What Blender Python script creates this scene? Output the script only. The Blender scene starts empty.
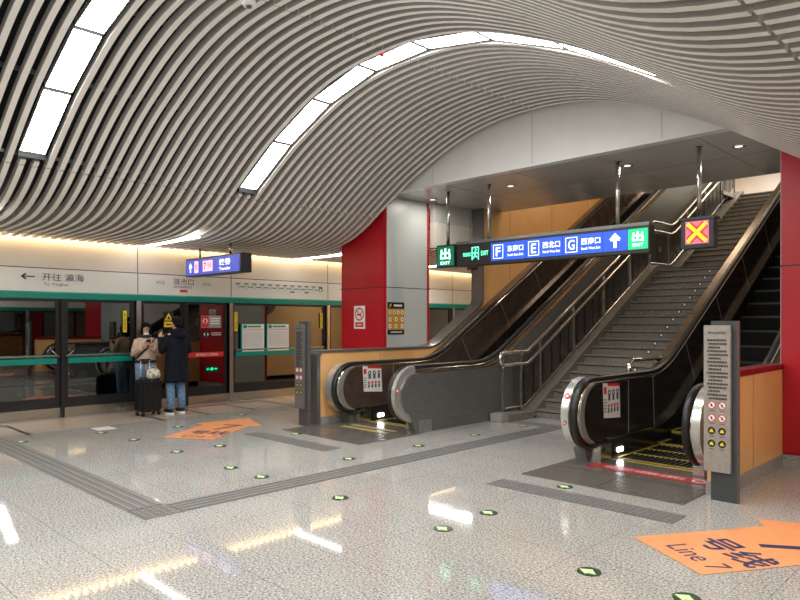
import bpy, bmesh, math, random
from mathutils import Vector, Matrix
random.seed(7)
PI = math.pi
C = bpy.context.scene.collection
R = math.radians

# ------------------------------------------------------------------ materials
MATS = {}
def mat(name, col, rough=.5, metal=0., emit=None, es=0., spec=.5, coat=0.):
    if name in MATS: return MATS[name]
    m = bpy.data.materials.new(name); m.use_nodes = True
    b = m.node_tree.nodes['Principled BSDF']
    b.inputs['Base Color'].default_value = (*col, 1)
    b.inputs['Roughness'].default_value = rough
    b.inputs['Metallic'].default_value = metal
    b.inputs['Specular IOR Level'].default_value = spec
    b.inputs['Coat Weight'].default_value = coat
    if emit:
        b.inputs['Emission Color'].default_value = (*emit, 1)
        b.inputs['Emission Strength'].default_value = es
    MATS[name] = m
    return m
def noisy(name, c1, c2, scale, rough=.5, metal=0., lo=.35, hi=.65, detail=4, bump=0., rvar=0., stretch=None, coat=0.):
    if name in MATS: return MATS[name]
    m = mat(name, c1, rough, metal, coat=coat); nt = m.node_tree; N = nt.nodes; L = nt.links
    b = N['Principled BSDF']
    tc = N.new('ShaderNodeTexCoord'); mp = N.new('ShaderNodeMapping')
    if stretch: mp.inputs['Scale'].default_value = stretch
    L.new(tc.outputs['Object'], mp.inputs['Vector'])
    n = N.new('ShaderNodeTexNoise'); n.inputs['Scale'].default_value = scale; n.inputs['Detail'].default_value = detail
    L.new(mp.outputs['Vector'], n.inputs['Vector'])
    r = N.new('ShaderNodeValToRGB')
    r.color_ramp.elements[0].position = lo; r.color_ramp.elements[0].color = (*c1, 1)
    r.color_ramp.elements[1].position = hi; r.color_ramp.elements[1].color = (*c2, 1)
    L.new(n.outputs['Fac'], r.inputs['Fac']); L.new(r.outputs['Color'], b.inputs['Base Color'])
    if bump:
        bp = N.new('ShaderNodeBump'); bp.inputs['Strength'].default_value = bump; bp.inputs['Distance'].default_value = .01
        L.new(n.outputs['Fac'], bp.inputs['Height']); L.new(bp.outputs['Normal'], b.inputs['Normal'])
    return m
def granite(name, base, dark, light, rough, tiles=None, scale=90, coat=0.):
    m = mat(name, base, rough, coat=coat); nt = m.node_tree; N = nt.nodes; L = nt.links
    b = N['Principled BSDF']
    tc = N.new('ShaderNodeTexCoord')
    n = N.new('ShaderNodeTexNoise'); n.inputs['Scale'].default_value = scale; n.inputs['Detail'].default_value = 3; n.inputs['Roughness'].default_value = .75
    L.new(tc.outputs['Object'], n.inputs['Vector'])
    r = N.new('ShaderNodeValToRGB'); e = r.color_ramp.elements
    e[0].position = .36; e[0].color = (*dark, 1); e[1].position = .66; e[1].color = (*light, 1)
    k = e.new(.47); k.color = (*base, 1); k = e.new(.56); k.color = (*base, 1)
    L.new(n.outputs['Fac'], r.inputs['Fac'])
    # large soft mottling
    n2 = N.new('ShaderNodeTexNoise'); n2.inputs['Scale'].default_value = 1.3; n2.inputs['Detail'].default_value = 2
    L.new(tc.outputs['Object'], n2.inputs['Vector'])
    mr = N.new('ShaderNodeMapRange'); mr.inputs['To Min'].default_value = .9; mr.inputs['To Max'].default_value = 1.1
    L.new(n2.outputs['Fac'], mr.inputs['Value'])
    mx = N.new('ShaderNodeMix'); mx.data_type = 'RGBA'; mx.blend_type = 'MULTIPLY'; mx.inputs['Factor'].default_value = 1
    L.new(r.outputs['Color'], mx.inputs['A']); L.new(mr.outputs['Result'], mx.inputs['B'])
    out = mx.outputs['Result']
    if tiles:
        sx = N.new('ShaderNodeSeparateXYZ'); L.new(tc.outputs['Object'], sx.inputs[0])
        def line(sock, pitch, w):
            a = N.new('ShaderNodeMath'); a.operation = 'PINGPONG'; a.inputs[1].default_value = pitch / 2
            L.new(sock, a.inputs[0])
            c = N.new('ShaderNodeMath'); c.operation = 'LESS_THAN'; c.inputs[1].default_value = w; L.new(a.outputs[0], c.inputs[0])
            return c.outputs[0]
        a = line(sx.outputs['X'], tiles[0], .0025); c = line(sx.outputs['Y'], tiles[1], .0025)
        mm = N.new('ShaderNodeMath'); mm.operation = 'MAXIMUM'; L.new(a, mm.inputs[0]); L.new(c, mm.inputs[1])
        ms = N.new('ShaderNodeMath'); ms.operation = 'MULTIPLY'; ms.inputs[1].default_value = .6; L.new(mm.outputs[0], ms.inputs[0])
        mx2 = N.new('ShaderNodeMix'); mx2.data_type = 'RGBA'; L.new(ms.outputs[0], mx2.inputs['Factor'])
        L.new(out, mx2.inputs['A']); mx2.inputs['B'].default_value = (.1, .095, .09, 1); out = mx2.outputs['Result']
    L.new(out, b.inputs['Base Color'])
    return m
def glassmat(name, tint, refl=.25, rough=.0, trans=(.5, .5, .5)):
    m = bpy.data.materials.new(name); m.use_nodes = True; nt = m.node_tree; N = nt.nodes; L = nt.links
    N.remove(N['Principled BSDF'])
    o = N['Material Output']; t = N.new('ShaderNodeBsdfTransparent'); t.inputs[0].default_value = (*trans, 1)
    g = N.new('ShaderNodeBsdfGlossy'); g.inputs['Color'].default_value = (*tint, 1); g.inputs['Roughness'].default_value = rough
    x = N.new('ShaderNodeMixShader')
    lw = N.new('ShaderNodeLayerWeight'); lw.inputs[0].default_value = .35
    mr = N.new('ShaderNodeMapRange'); mr.inputs['To Min'].default_value = refl; mr.inputs['To Max'].default_value = 1
    L.new(lw.outputs['Fresnel'], mr.inputs['Value']); L.new(mr.outputs['Result'], x.inputs['Fac'])
    L.new(t.outputs[0], x.inputs[1]); L.new(g.outputs[0], x.inputs[2]); L.new(x.outputs[0], o.inputs['Surface'])
    MATS[name] = m; return m

M_floor = granite('granite_floor', (.40, .392, .375), (.045, .045, .044), (.82, .81, .78), .05, (1.2, .6), 62)
M_gran = granite('granite_step', (.185, .170, .148), (.05, .046, .04), (.40, .37, .32), .35, None, 60)
M_plinth = granite('granite_plinth', (.33, .32, .31), (.12, .12, .12), (.55, .54, .52), .25, None, 80)
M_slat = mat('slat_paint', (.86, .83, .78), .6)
M_slats = mat('slat_side_shade', (.47, .45, .42), .5)  # shade of the slat sides put into their colour, bottoms stay pale
M_lampframe = mat('lamp_frame', (.25, .25, .25), .5)
M_back = noisy('void_black', (.006, .006, .007), (.02, .02, .022), 3, .9)
M_white = noisy('white_panel', (.74, .74, .72), (.78, .78, .76), 2, .3)
M_cream = noisy('cream_panel', (.66, .63, .58), (.70, .67, .62), 1.5, .35)
M_green = mat('green_band', (0, .24, .19), .3)
M_red = noisy('red_enamel', (.42, .008, .018), (.47, .012, .022), 1.2, .28)
M_redd = mat('dark_red', (.22, .005, .012), .25)
M_silver = noisy('silver_panel', (.46, .49, .48), (.54, .57, .56), 60, .35, .0)
M_steel = noisy('brushed_steel', (.50, .49, .46), (.62, .60, .57), 14, .22, 1., stretch=(1, 1, 12))
M_steeld = noisy('dark_steel', (.15, .15, .145), (.19, .19, .183), 8, .28, .4, stretch=(1, 1, 10))
M_steelb = noisy('satin_steel', (.58, .57, .54), (.68, .67, .64), 14, .25, .7)
M_deck = noisy('bronze_deck', (.16, .11, .075), (.21, .15, .10), 6, .22, .6)
M_railb = noisy('rail_steel', (.46, .40, .34), (.56, .49, .42), 10, .2, .85)
M_chrome = mat('chrome', (.75, .73, .70), .1, 1.)
M_orange = noisy('orange_panel', (.80, .45, .18), (.85, .49, .20), 2.5, .28)
M_brown = noisy('bronze_panel', (.11, .075, .058), (.15, .105, .08), 5, .2, .45)
M_blackp = noisy('black_panel', (.028, .023, .020), (.040, .033, .028), 5, .2, .3)
M_ystep = mat('step_yellow', (.42, .31, .05), .6)
M_step = mat('step_black', (.008, .008, .008), .75, spec=.15)
M_rubber = mat('black_rubber', (.010, .010, .011), .38)
M_black = mat('black_paint', (.012, .012, .014), .35)
M_bronze = mat('bronze_rail', (.42, .26, .14), .22, .9)
M_frame = mat('black_frame', (.018, .018, .02), .25)
M_soffit = noisy('soffit_panel', (.52, .52, .51), (.57, .57, .56), 2, .18, .0)
M_tact = None
M_light = mat('lamp_panel', (1, 1, 1), .5, emit=(1, .985, .95), es=19)
M_strip = mat('lamp_strip', (1, 1, 1), .5, emit=(1, .97, .92), es=7)
M_cove = mat('cove_glow', (1, .8, .5), .5, emit=(1, .70, .36), es=8)
M_led = mat('led_white', (1, 1, 1), .5, emit=(.85, .9, 1), es=14)
M_glass = glassmat('door_glass', (.70, .72, .72), .28, .0, (.30, .31, .31))
M_glass2 = glassmat('clear_glass', (.8, .82, .82), .12, .0, (.75, .77, .77))
M_tunnel = noisy('tunnel_concrete', (.03, .028, .026), (.055, .05, .046), 2, .8)
M_ink = mat('navy_ink', (.02, .03, .10), .5)
M_gink = mat('grey_ink', (.10, .10, .11), .6)
M_wink = mat('white_ink', (.85, .85, .85), .5)
M_rink = mat('red_ink', (.62, .02, .02), .5)
M_yink = mat('yellow_ink', (.85, .62, .02), .5)
M_gnink = mat('green_ink', (0, .30, .20), .5)
M_paper = mat('white_paper', (.78, .78, .77), .5)
M_vinyl = noisy('orange_vinyl', (.80, .33, .14), (.86, .37, .16), 6, .3)
E_blue = mat('lit_blue', (.01, .05, .5), .4, emit=(.012, .085, .78), es=0.74)
E_blue2 = mat('lit_blue_violet', (.04, .06, .4), .4, emit=(.05, .09, .50), es=0.50)
E_white = mat('lit_white', (1, 1, 1), .4, emit=(.95, .97, 1), es=0.85)
E_green = mat('lit_green', (0, .4, .15), .4, emit=(.0, .62, .22), es=0.74)
E_greenb = mat('lit_green_bright', (.1, .9, .5), .4, emit=(.12, 1, .5), es=1.63)
E_dkgreen = mat('lit_dark_green', (0, .1, .05), .4, emit=(0, .13, .06), es=0.59)
E_red = mat('lit_red', (.8, .02, .02), .4, emit=(1, .03, .03), es=1.18)
E_yel = mat('lit_yellow', (1, .6, 0), .4, emit=(1, .55, .01), es=1.26)
E_redh = mat('lit_red_haze', (.5, .15, .2), .4, emit=(.55, .12, .16), es=0.67)
E_pink = mat('lit_pink', (.8, .5, .6), .4, emit=(.8, .42, .55), es=0.74)

def tactile():
    m = noisy('tactile_grey', (.13, .13, .13), (.17, .17, .168), 40, .4)
    nt = m.node_tree; N = nt.nodes; L = nt.links
    return m
M_tact = tactile()

M_plate = noisy('plate_steel', (.15, .135, .12), (.20, .185, .165), 30, .25, .3)
# ------------------------------------------------------------------ mesh helpers
class MB:
    def __init__(s): s.bm = bmesh.new(); s.mats = []
    def mi(s, m):
        if m not in s.mats: s.mats.append(m)
        return s.mats.index(m)
    def face(s, pts, m):
        vs = [s.bm.verts.new(p) for p in pts]
        try: f = s.bm.faces.new(vs)
        except ValueError: return None
        f.material_index = s.mi(m); return f
    def box(s, x0, x1, y0, y1, z0, z1, m, bev=0):
        if x0 > x1: x0, x1 = x1, x0
        if y0 > y1: y0, y1 = y1, y0
        if z0 > z1: z0, z1 = z1, z0
        v = [s.bm.verts.new(p) for p in ((x0,y0,z0),(x1,y0,z0),(x1,y1,z0),(x0,y1,z0),(x0,y0,z1),(x1,y0,z1),(x1,y1,z1),(x0,y1,z1))]
        fs = []
        for q in ((0,3,2,1),(4,5,6,7),(0,1,5,4),(1,2,6,5),(2,3,7,6),(3,0,4,7)):
            f = s.bm.faces.new([v[i] for i in q]); f.material_index = s.mi(m); fs.append(f)
        if bev:
            es = list({e for f in fs for e in f.edges})
            bmesh.ops.bevel(s.bm, geom=es, offset=bev, segments=2, affect='EDGES', clamp_overlap=True)
        return s
    def prism(s, poly, axis, a0, a1, m):
        """poly in the two other axes, extruded along axis ('x': poly=(y,z); 'y': (x,z); 'z': (x,y))"""
        def P(p, a):
            return {'x': (a, p[0], p[1]), 'y': (p[0], a, p[1]), 'z': (p[0], p[1], a)}[axis]
        A = [s.bm.verts.new(P(p, a0)) for p in poly]; B = [s.bm.verts.new(P(p, a1)) for p in poly]
        k = s.mi(m); n = len(poly); fs = []
        fs.append(s.bm.faces.new(A)); fs.append(s.bm.faces.new(B[::-1]))
        for i in range(n): fs.append(s.bm.faces.new([A[i], B[i], B[(i+1) % n], A[(i+1) % n]]))
        for f in fs: f.material_index = k
        bmesh.ops.recalc_face_normals(s.bm, faces=fs)
        return s
    def strip(s, top, bot, x0, x1, m):
        """closed solid between two equally long lists of (y,z), between x0 and x1"""
        k = s.mi(m); n = len(top); fs = []; s.sm = True
        T0 = [s.bm.verts.new((x0, *p)) for p in top]; T1 = [s.bm.verts.new((x1, *p)) for p in top]
        B0 = [s.bm.verts.new((x0, *p)) for p in bot]; B1 = [s.bm.verts.new((x1, *p)) for p in bot]
        for i in range(n-1):
            fs += [s.bm.faces.new([T0[i],T0[i+1],B0[i+1],B0[i]]), s.bm.faces.new([T1[i],B1[i],B1[i+1],T1[i+1]]),
                   s.bm.faces.new([T0[i],T1[i],T1[i+1],T0[i+1]]), s.bm.faces.new([B0[i],B0[i+1],B1[i+1],B1[i]])]
        for i in (0, n-1): fs.append(s.bm.faces.new([T0[i],B0[i],B1[i],T1[i]]))
        for f in fs: f.material_index = k
        bmesh.ops.recalc_face_normals(s.bm, faces=fs)
        return s
    def tube(s, pts, r, m, seg=10, cap=True, rz=None, radii=None):
        pts = [Vector(p) for p in pts]; k = s.mi(m); rings = []; prev = None
        for i, p in enumerate(pts):
            a = pts[max(i-1, 0)]; b = pts[min(i+1, len(pts)-1)]
            t = (b - a).normalized()
            if prev is None:
                up = Vector((0,0,1)) if abs(t.z) < .9 else Vector((1,0,0))
                u = t.cross(up).normalized()
            else:
                u = (prev - t * prev.dot(t)).normalized()
            w = t.cross(u).normalized(); prev = u
            rr = radii[i] if radii else r
            r2 = rr if rz is None else rz
            rings.append([s.bm.verts.new(p + u*math.cos(j*2*PI/seg)*rr + w*math.sin(j*2*PI/seg)*r2) for j in range(seg)])
        fs = []
        for A, B in zip(rings, rings[1:]):
            for j in range(seg):
                f = s.bm.faces.new([A[j], A[(j+1) % seg], B[(j+1) % seg], B[j]]); f.smooth = True; fs.append(f)
        if cap:
            fs.append(s.bm.faces.new(rings[0][::-1])); fs.append(s.bm.faces.new(rings[-1]))
        for f in fs: f.material_index = k
        bmesh.ops.recalc_face_normals(s.bm, faces=fs)
        return s
    def rings(s, rr, m, seg=16, cap=True):
        """loft through ellipses: (cx,cy,z,rx,ry)"""
        k = s.mi(m); R_ = []
        for (cx, cy, z, rx, ry) in rr:
            R_.append([s.bm.verts.new((cx + rx*math.cos(j*2*PI/seg), cy + ry*math.sin(j*2*PI/seg), z)) for j in range(seg)])
        fs = []
        for A, B in zip(R_, R_[1:]):
            for j in range(seg):
                f = s.bm.faces.new([A[j], A[(j+1) % seg], B[(j+1) % seg], B[j]]); f.smooth = True; fs.append(f)
        if cap: fs.append(s.bm.faces.new(R_[0][::-1])); fs.append(s.bm.faces.new(R_[-1]))
        for f in fs: f.material_index = k
        bmesh.ops.recalc_face_normals(s.bm, faces=fs)
        return s
    def ball(s, c, r, m, sc=(1,1,1), seg=16, rot=None):
        k = s.mi(m)
        mx = Matrix.Translation(c) @ (rot.to_4x4() if rot else Matrix.Identity(4)) @ Matrix.Diagonal((*sc, 1))
        g = bmesh.ops.create_uvsphere(s.bm, u_segments=seg, v_segments=max(6, seg*2//3), radius=r, matrix=mx)
        for v in g['verts']:
            for f in v.link_faces: f.material_index = k; f.smooth = True
        return s
    def disc(s, c, r, m, plane='z', seg=24, r2=None, ri=0):
        """flat disc or ring; plane = normal axis"""
        r2 = r2 or r
        def P(a, q, q2):
            u, v = q*math.cos(a), q2*math.sin(a)
            return {'z': (c[0]+u, c[1]+v, c[2]), 'x': (c[0], c[1]+u, c[2]+v), 'y': (c[0]+u, c[1], c[2]+v)}[plane]
        if ri:
            for i in range(seg):
                a, b = i*2*PI/seg, (i+1)*2*PI/seg
                s.face([P(a, ri, ri*r2/r), P(a, r, r2), P(b, r, r2), P(b, ri, ri*r2/r)], m)
        else: s.face([P(i*2*PI/seg, r, r2) for i in range(seg)], m)
        return s
    def add_mesh(s, me, mx, m):
        k = s.mi(m); vs = [s.bm.verts.new(mx @ v.co) for v in me.vertices]
        for p in me.polygons:
            try: f = s.bm.faces.new([vs[i] for i in p.vertices]); f.material_index = k
            except ValueError: pass
        return s
    def build(s, name, parent=None, smooth=False):
        me = bpy.data.meshes.new(name); s.bm.to_mesh(me); s.bm.free()
        for m in s.mats: me.materials.append(m)
        if getattr(s, 'sm', False):
            me.polygons.foreach_set('use_smooth', [True]*len(me.polygons)); me.set_sharp_from_angle(angle=R(32))
        o = bpy.data.objects.new(name, me); C.objects.link(o)
        if parent: o.parent = parent; o.matrix_parent_inverse = Matrix.Translation(parent.location).inverted() @ Matrix.Identity(4) if parent.type == 'EMPTY' and parent.rotation_euler.z == 0 else parent.matrix_world.inverted()
        return o
def tag(o, label=None, cat=None, group=None, kind=None):
    if label: o['label'] = label
    if cat: o['category'] = cat
    if group: o['group'] = group
    if kind: o['kind'] = kind
    return o
def thing(name, loc, label, cat, group=None):
    o = bpy.data.objects.new(name, None); C.objects.link(o); o.location = loc; o.empty_display_size = .1
    return tag(o, label, cat, group)
def struct(o, label=None, cat=None):
    o['kind'] = 'structure'
    if label: o['label'] = label
    if cat: o['category'] = cat
    return o
def child(p, o):
    """parent keeping world place (parents are unrotated)"""
    w = p.matrix_world.translation if False else p.location
    o.parent = p; o.matrix_parent_inverse = Matrix.Translation(Vector(w)).inverted(); return o

def sub(p, mb, name):
    o = mb.build(name); o.parent = p; return o

# ------------------------------------------------------------------ text
TXT = {}
def text_me(t, bold=0.):
    key = (t, bold)
    if key in TXT: return TXT[key]
    cu = bpy.data.curves.new('t', 'FONT'); cu.body = t; cu.size = 1; cu.align_x = 'CENTER'; cu.align_y = 'CENTER'
    cu.offset = bold; cu.resolution_u = 3
    o = bpy.data.objects.new('t', cu); C.objects.link(o)
    bpy.context.view_layer.update()
    dg = bpy.context.evaluated_depsgraph_get()
    me = bpy.data.meshes.new_from_object(o.evaluated_get(dg))
    bpy.data.objects.remove(o)
    TXT[key] = me; return me
def put_text(mb, t, pos, size, face, m, bold=0., sx=1., rot=0., fit=None):
    """face: 'x' reads from +X side (left->right = +Y), '-y' reads from -Y side (left->right = +X), 'z' on the floor with rot"""
    me = text_me(t, bold)
    # centre on real bounds
    xs = [v.co.x for v in me.vertices]; ys = [v.co.y for v in me.vertices]
    if not xs: return
    cx, cy = (min(xs)+max(xs))/2, (min(ys)+max(ys))/2
    w, h = max(xs)-min(xs), max(ys)-min(ys)
    S = Matrix.Diagonal((size*sx, size, size, 1))
    if fit: S = Matrix.Diagonal((fit[0]/w, fit[1]/h, 1, 1))
    if face == 'x': Rm = Matrix(((0,0,1,0),(1,0,0,0),(0,1,0,0),(0,0,0,1)))
    elif face == '-y': Rm = Matrix(((1,0,0,0),(0,0,-1,0),(0,1,0,0),(0,0,0,1)))
    else: Rm = Matrix.Rotation(rot, 4, 'Z')
    mb.add_mesh(me, Matrix.Translation(pos) @ Rm @ S @ Matrix.Translation((-cx, -cy, 0)), m)
def arrow_poly(c, L, W, shaft, ang=0):
    """2-D arrow pointing +v before rotation"""
    p = [(-shaft, -L/2), (shaft, -L/2), (shaft, 0), (W, 0), (0, L/2), (-W, 0), (-shaft, 0)]
    return [(c[0]+a*math.cos(ang)-b*math.sin(ang), c[1]+a*math.sin(ang)+b*math.cos(ang)) for a, b in p]

# ------------------------------------------------------------------ layout
CX = -5.5            # axis of the platform vault
XL, XR = -12.2, 1.2  # platform screen doors
YH = 8.5             # header over the escalators
ZS = 4.0             # soffit
PR = [(0,4.80),(.5,4.78),(1.0,4.70),(1.5,4.55),(2.0,4.34),(2.4,4.15),(2.8,3.92),(3.2,3.67),(3.6,3.42),(4.0,3.23),(4.4,3.12),(4.8,3.07),(5.3,3.05),(6.8,3.05)]
def prof(x):
    u = abs(x - CX)
    pts = PR
    for i in range(len(pts)-1):
        if u <= pts[i+1][0]:
            p0 = pts[max(i-1,0)] if i > 0 else (-pts[1][0], pts[1][1]); p1 = pts[i]; p2 = pts[i+1]; p3 = pts[min(i+2, len(pts)-1)]
            t = (u-p1[0])/(p2[0]-p1[0]); d = p2[0]-p1[0]
            m1 = (p2[1]-p0[1])/(p2[0]-p0[0])*d; m2 = (p3[1]-p1[1])/(p3[0]-p1[0])*d
            return (2*t**3-3*t**2+1)*p1[1]+(t**3-2*t**2+t)*m1+(-2*t**3+3*t**2)*p2[1]+(t**3-t**2)*m2
    return pts[-1][1]
def pnorm(x):
    s = (prof(x+.01)-prof(x-.01))/.02
    n = Vector((-s, 0, 1)); return n.normalized()

# ================================================================== SETTING
fl = MB(); fl.box(XL, XR, -8, 24, -.2, 0, M_floor); struct(fl.build('floor'), 'polished speckled grey granite platform floor', 'floor')

# slatted vault
LY = [-3.45, -.45, 2.55, 5.55]
sl = MB()
JT = [CX-3.38, CX, CX+4.5]
def slat(y, x0, x1):
    cuts = [x0] + [j for j in JT if x0 < j < x1] + [x1]
    for a, b in zip(cuts, cuts[1:]):
        a2 = a + (.011 if a != x0 else 0); b2 = b - (.011 if b != x1 else 0)
        n = max(2, int((b2-a2)/.16)); k = sl.mi(M_slat); rs = []
        for i in range(n+1):
            x = a2+(b2-a2)*i/n; z = prof(x); nn = pnorm(x)*.095; w = .031
            rs.append([sl.bm.verts.new(p) for p in ((x, y-w, z),(x, y+w, z),(x+nn.x, y+w, z+nn.z),(x+nn.x, y-w, z+nn.z))])
        fs = []
        for A, B in zip(rs, rs[1:]):
            for j in range(4):
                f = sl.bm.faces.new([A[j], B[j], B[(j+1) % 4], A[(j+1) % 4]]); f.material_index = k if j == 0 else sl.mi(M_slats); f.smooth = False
        sl.bm.faces.new(rs[0]).material_index = k; sl.bm.faces.new(rs[-1][::-1]).material_index = k
y = -6.075
while y < 16.5:
    if y < YH-.04:
        near = any(abs(y-l) < .16 for l in LY)
        if near: slat(y, XL+.16, CX-3.31); slat(y, CX+3.2, XR-.16)
        else: slat(y, XL+.16, XR-.16)
    else:
        slat(y, XL+.16, -8.86 if y > 9.75 else -10.04)
    y += .15
o = sl.build('ceiling'); struct(o, 'curved vault of white metal slats with dark gaps', 'ceiling')
o.data.polygons.foreach_set('use_smooth', [False]*len(o.data.polygons))
bk = MB()
n = 60
for i in range(n):
    xa = XL+(XR-XL)*i/n; xb = XL+(XR-XL)*(i+1)/n
    for (ya, yb) in ((-6.2, YH), (YH, 16.6)):
        if ya == YH and xa > -9: continue
        bk.face([(xa, ya, prof(xa)+.34), (xb, ya, prof(xb)+.34), (xb, yb, prof(xb)+.34), (xa, yb, prof(xa)+.34)], M_back)
# carrier rails running along the platform above the slats
for xr in [CX-5.6, CX-4.4, CX-3.38, CX-2.3, CX-1.15, CX, CX+1.15, CX+2.3, CX+3.38, CX+4.5, CX+5.6]:
    z = prof(xr)+.12; bk.box(xr-.02, xr+.02, -6.1, YH-.02 if xr > -9 else 16, z, z+.04, M_steeld)
struct(bk.build('ceiling_void'), 'black void and carrier rails above the ceiling slats', 'ceiling')

# end walls
w = MB(); w.box(XL-.1, XR+.1, -6.3, -6.15, 0, 5.4, M_cream); struct(w.build('wall_near'), 'cream wall behind the camera', 'wall')
w = MB(); w.box(-8.4, -2.2, 20.7, 20.8, 0, 5.0, M_cream); w.box(XL, -8.5, 16.6, 16.7, 0, 3.5, M_cream); struct(w.build('wall_far'), 'cream wall at the far end of the platform', 'wall')

# ---- platform edge walls
def edge_wall(xs, side, s):
    w = MB()
    w.box(xs-.12*s if False else xs, xs - .15*s, -6.15, 16.6, 2.575, 3.5, M_cream)
    w.box(xs-.002*s, xs-.15*s, -6.15, 16.6, 2.56, 2.575, M_black)
    struct(w.build('wall_'+side), 'cream upper wall panels above the screen doors' , 'wall')
    t = MB(); t.box(xs+.01*s, xs-.15*s, -6.15, 16.6, 2.17, 2.56, M_white)
    struct(t.build('trim_1' if side == 'left' else 'trim_4'), 'white sign fascia above the screen doors', 'fascia')
    t = MB(); t.prism([(xs+.01*s, 2.17), (xs+.04*s, 2.15), (xs+.04*s, 2.05), (xs-.1*s, 2.04), (xs-.1*s, 2.17)], 'y', -6.15, 16.6, M_green)
    struct(t.build('trim_2' if side == 'left' else 'trim_5'), 'green band under the fascia', 'trim')
    t = MB(); t.box(xs+.02*s, xs-.2*s, -6.15, 16.6, 0, .17, M_steel)
    struct(t.build('trim_3' if side == 'left' else 'trim_6'), 'steel sill under the screen doors', 'trim')
edge_wall(XL, 'left', 1); edge_wall(XR, 'right', -1)
# vertical seams of the panels (thin dark joints) belong to the fascia
t = MB()
for ys in (-.5, 2.7, 5.36, 7.34, 9.93, 11.87, 14.5):
    t.box(XL+.011, XL+.0125, ys-.008, ys+.008, 2.18, 2.56, M_gink)
    t.box(XL+.001, XL+.0025, ys-.008, ys+.008, 2.58, 3.06, M_gink)
struct(t.build('trim_7'), 'vertical panel joints of the fascia', 'trim')
# warm cove
for xs, s, nm in ((XL, 1, 'left'), (XR, -1, 'right')):
    c = MB(); c.box(xs+.015*s, xs+.10*s, -6.1, 16.5, 3.10, 3.12, M_cove)
    o = c.build('cove_light'); tag(o, 'warm cove light strip above the %s screen door wall' % ('green and white' if nm == 'left' else 'nearer, unseen'), 'light')

# tunnel behind the doors
w = MB(); w.box(XL-3.4, XL-3.5, -6.2, 16.7, -1.2, 3.6, M_tunnel)
for z in (.3, .7, 1.5, 1.9): w.box(XL-3.32, XL-3.4, -6.2, 16.7, z, z+.05, M_gink)
w.box(XL-3.5, XL-.2, -6.2, 16.7, -1.3, -1.2, M_tunnel)
w.box(XL-3.5, XL-.15, -6.2, 16.7, 3.5, 3.6, M_tunnel)
w.box(XL-1.2, XL-1.28, -6.2, 16.7, -1.2, -1.02, M_steel); w.box(XL-2.6, XL-2.68, -6.2, 16.7, -1.2, -1.02, M_steel)
w.box(XL-.21, XL-.3, -6.2, 16.7, -1.2, .0, M_tunnel)
struct(w.build('wall_tunnel'), 'dark track tunnel behind the screen doors', 'wall')
w = MB(); w.box(XR+.16, XR+.3, -6.2, 16.7, 0, 2.2, M_tunnel); struct(w.build('wall_tunnel_right'), 'dark track tunnel wall', 'wall')

# ---- screen doors (left)
xg = XL-.03
def leaf(parent, name, y0, y1, m=M_glass, fr=.05, bar=None, z0=.17):
    f = MB()
    for a in ((y0, y0+fr, z0, 2.05), (y1-fr, y1, z0, 2.05), (y0+fr, y1-fr, z0, z0+.17), (y0+fr, y1-fr, 2.0, 2.05)):
        f.box(xg-.03, xg+.03, a[0], a[1], a[2], a[3], M_frame)
    fo = f.build('leaf_frame'); child(parent, fo)
    g = MB(); g.box(xg-.006, xg+.006, y0+fr, y1-fr, z0+.17, 2.0, m); sub(fo, g, 'glass_pane')
    if bar:
        b = MB(); b.box(xg+.035, xg+.075, y0+.06, y1-.06, .93, 1.03, M_green, .008)
        b.box(xg+.035, xg+.085, y0+.06, y1-.06, 1.05, 1.085, M_steel, .008)
        sub(fo, b, 'push_bar')
DN = [0]
def door(name, y0, y1, kind, label):
    t = thing(name, (XL, (y0+y1)/2, 0), label, 'door'); t['kind'] = 'structure'
    ym = (y0+y1)/2
    if kind == 'fixed':
        leaf(t, 'p', y0+.06, y1-.06, bar='g')
    elif kind == 'emerg':
        leaf(t, 'a', y0+.06, ym-.03, bar=1, fr=.07); leaf(t, 'b', ym+.03, y1-.06, bar=1, fr=.07)
        p = MB(); p.box(xg-.02, xg+.09, ym-.028, ym+.028, .0, 2.05, M_frame); cpst = child(t, p.build('centre_post'))
        for dy in (-.075, .075):
            h = MB(); h.tube([(xg+.03, ym+dy, 1.06), (xg+.09, ym+dy, 1.06)], .018, M_steel); h.tube([(xg+.09, ym+dy, 1.06), (xg+.09, ym+dy*2.4, 1.16)], .01, M_steel)
            sub(cpst, h, 'door_handle')
    else:
        leaf(t, 'a', y0+.08, ym, fr=.045); leaf(t, 'b', ym, y1-.08, fr=.045)
    p = MB(); p.box(xg-.06, xg+.10, y1-.045, y1+.045, 0, 2.05, M_steel, .01); child(t, p.build('door_post'))
    return t
bays = [(-5.5,-3.9,'slide'),(-3.9,-1.3,'fixed'),(-1.3,.74,'slide'),(.74,2.7,'fixed'),(2.7,5.36,'emerg'),(5.36,7.32,'slide'),(7.32,9.91,'fixed'),(9.91,11.87,'slide'),(11.87,14.5,'emerg'),(14.5,16.5,'slide')]
labs = {4:'pair of glass emergency doors with green push bars, at the left edge', 5:'sliding glass screen doors behind the two passengers', 6:'fixed glass screen panel with green rail behind the two timetable boards', 7:'sliding glass screen doors beside the red column, farther along', 8:'glass emergency doors seen through the gap beyond the red column', }
for i, (a, b, k) in enumerate(bays):
    if i in (0, 1): continue
    door('door_%d' % i if k != 'fixed' else 'window_%d' % i, a, b, k, labs.get(i, 'glass screen doors out of view farther down the platform, bay %s' % 'abcdefghij'[i]))
# black post between the sliding leaves
p = MB(); p.box(xg-.02, xg+.10, 6.27, 6.35, .0, 2.05, M_frame); struct(p.build('trim_8'), 'black post between the sliding doors', 'post')
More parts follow.
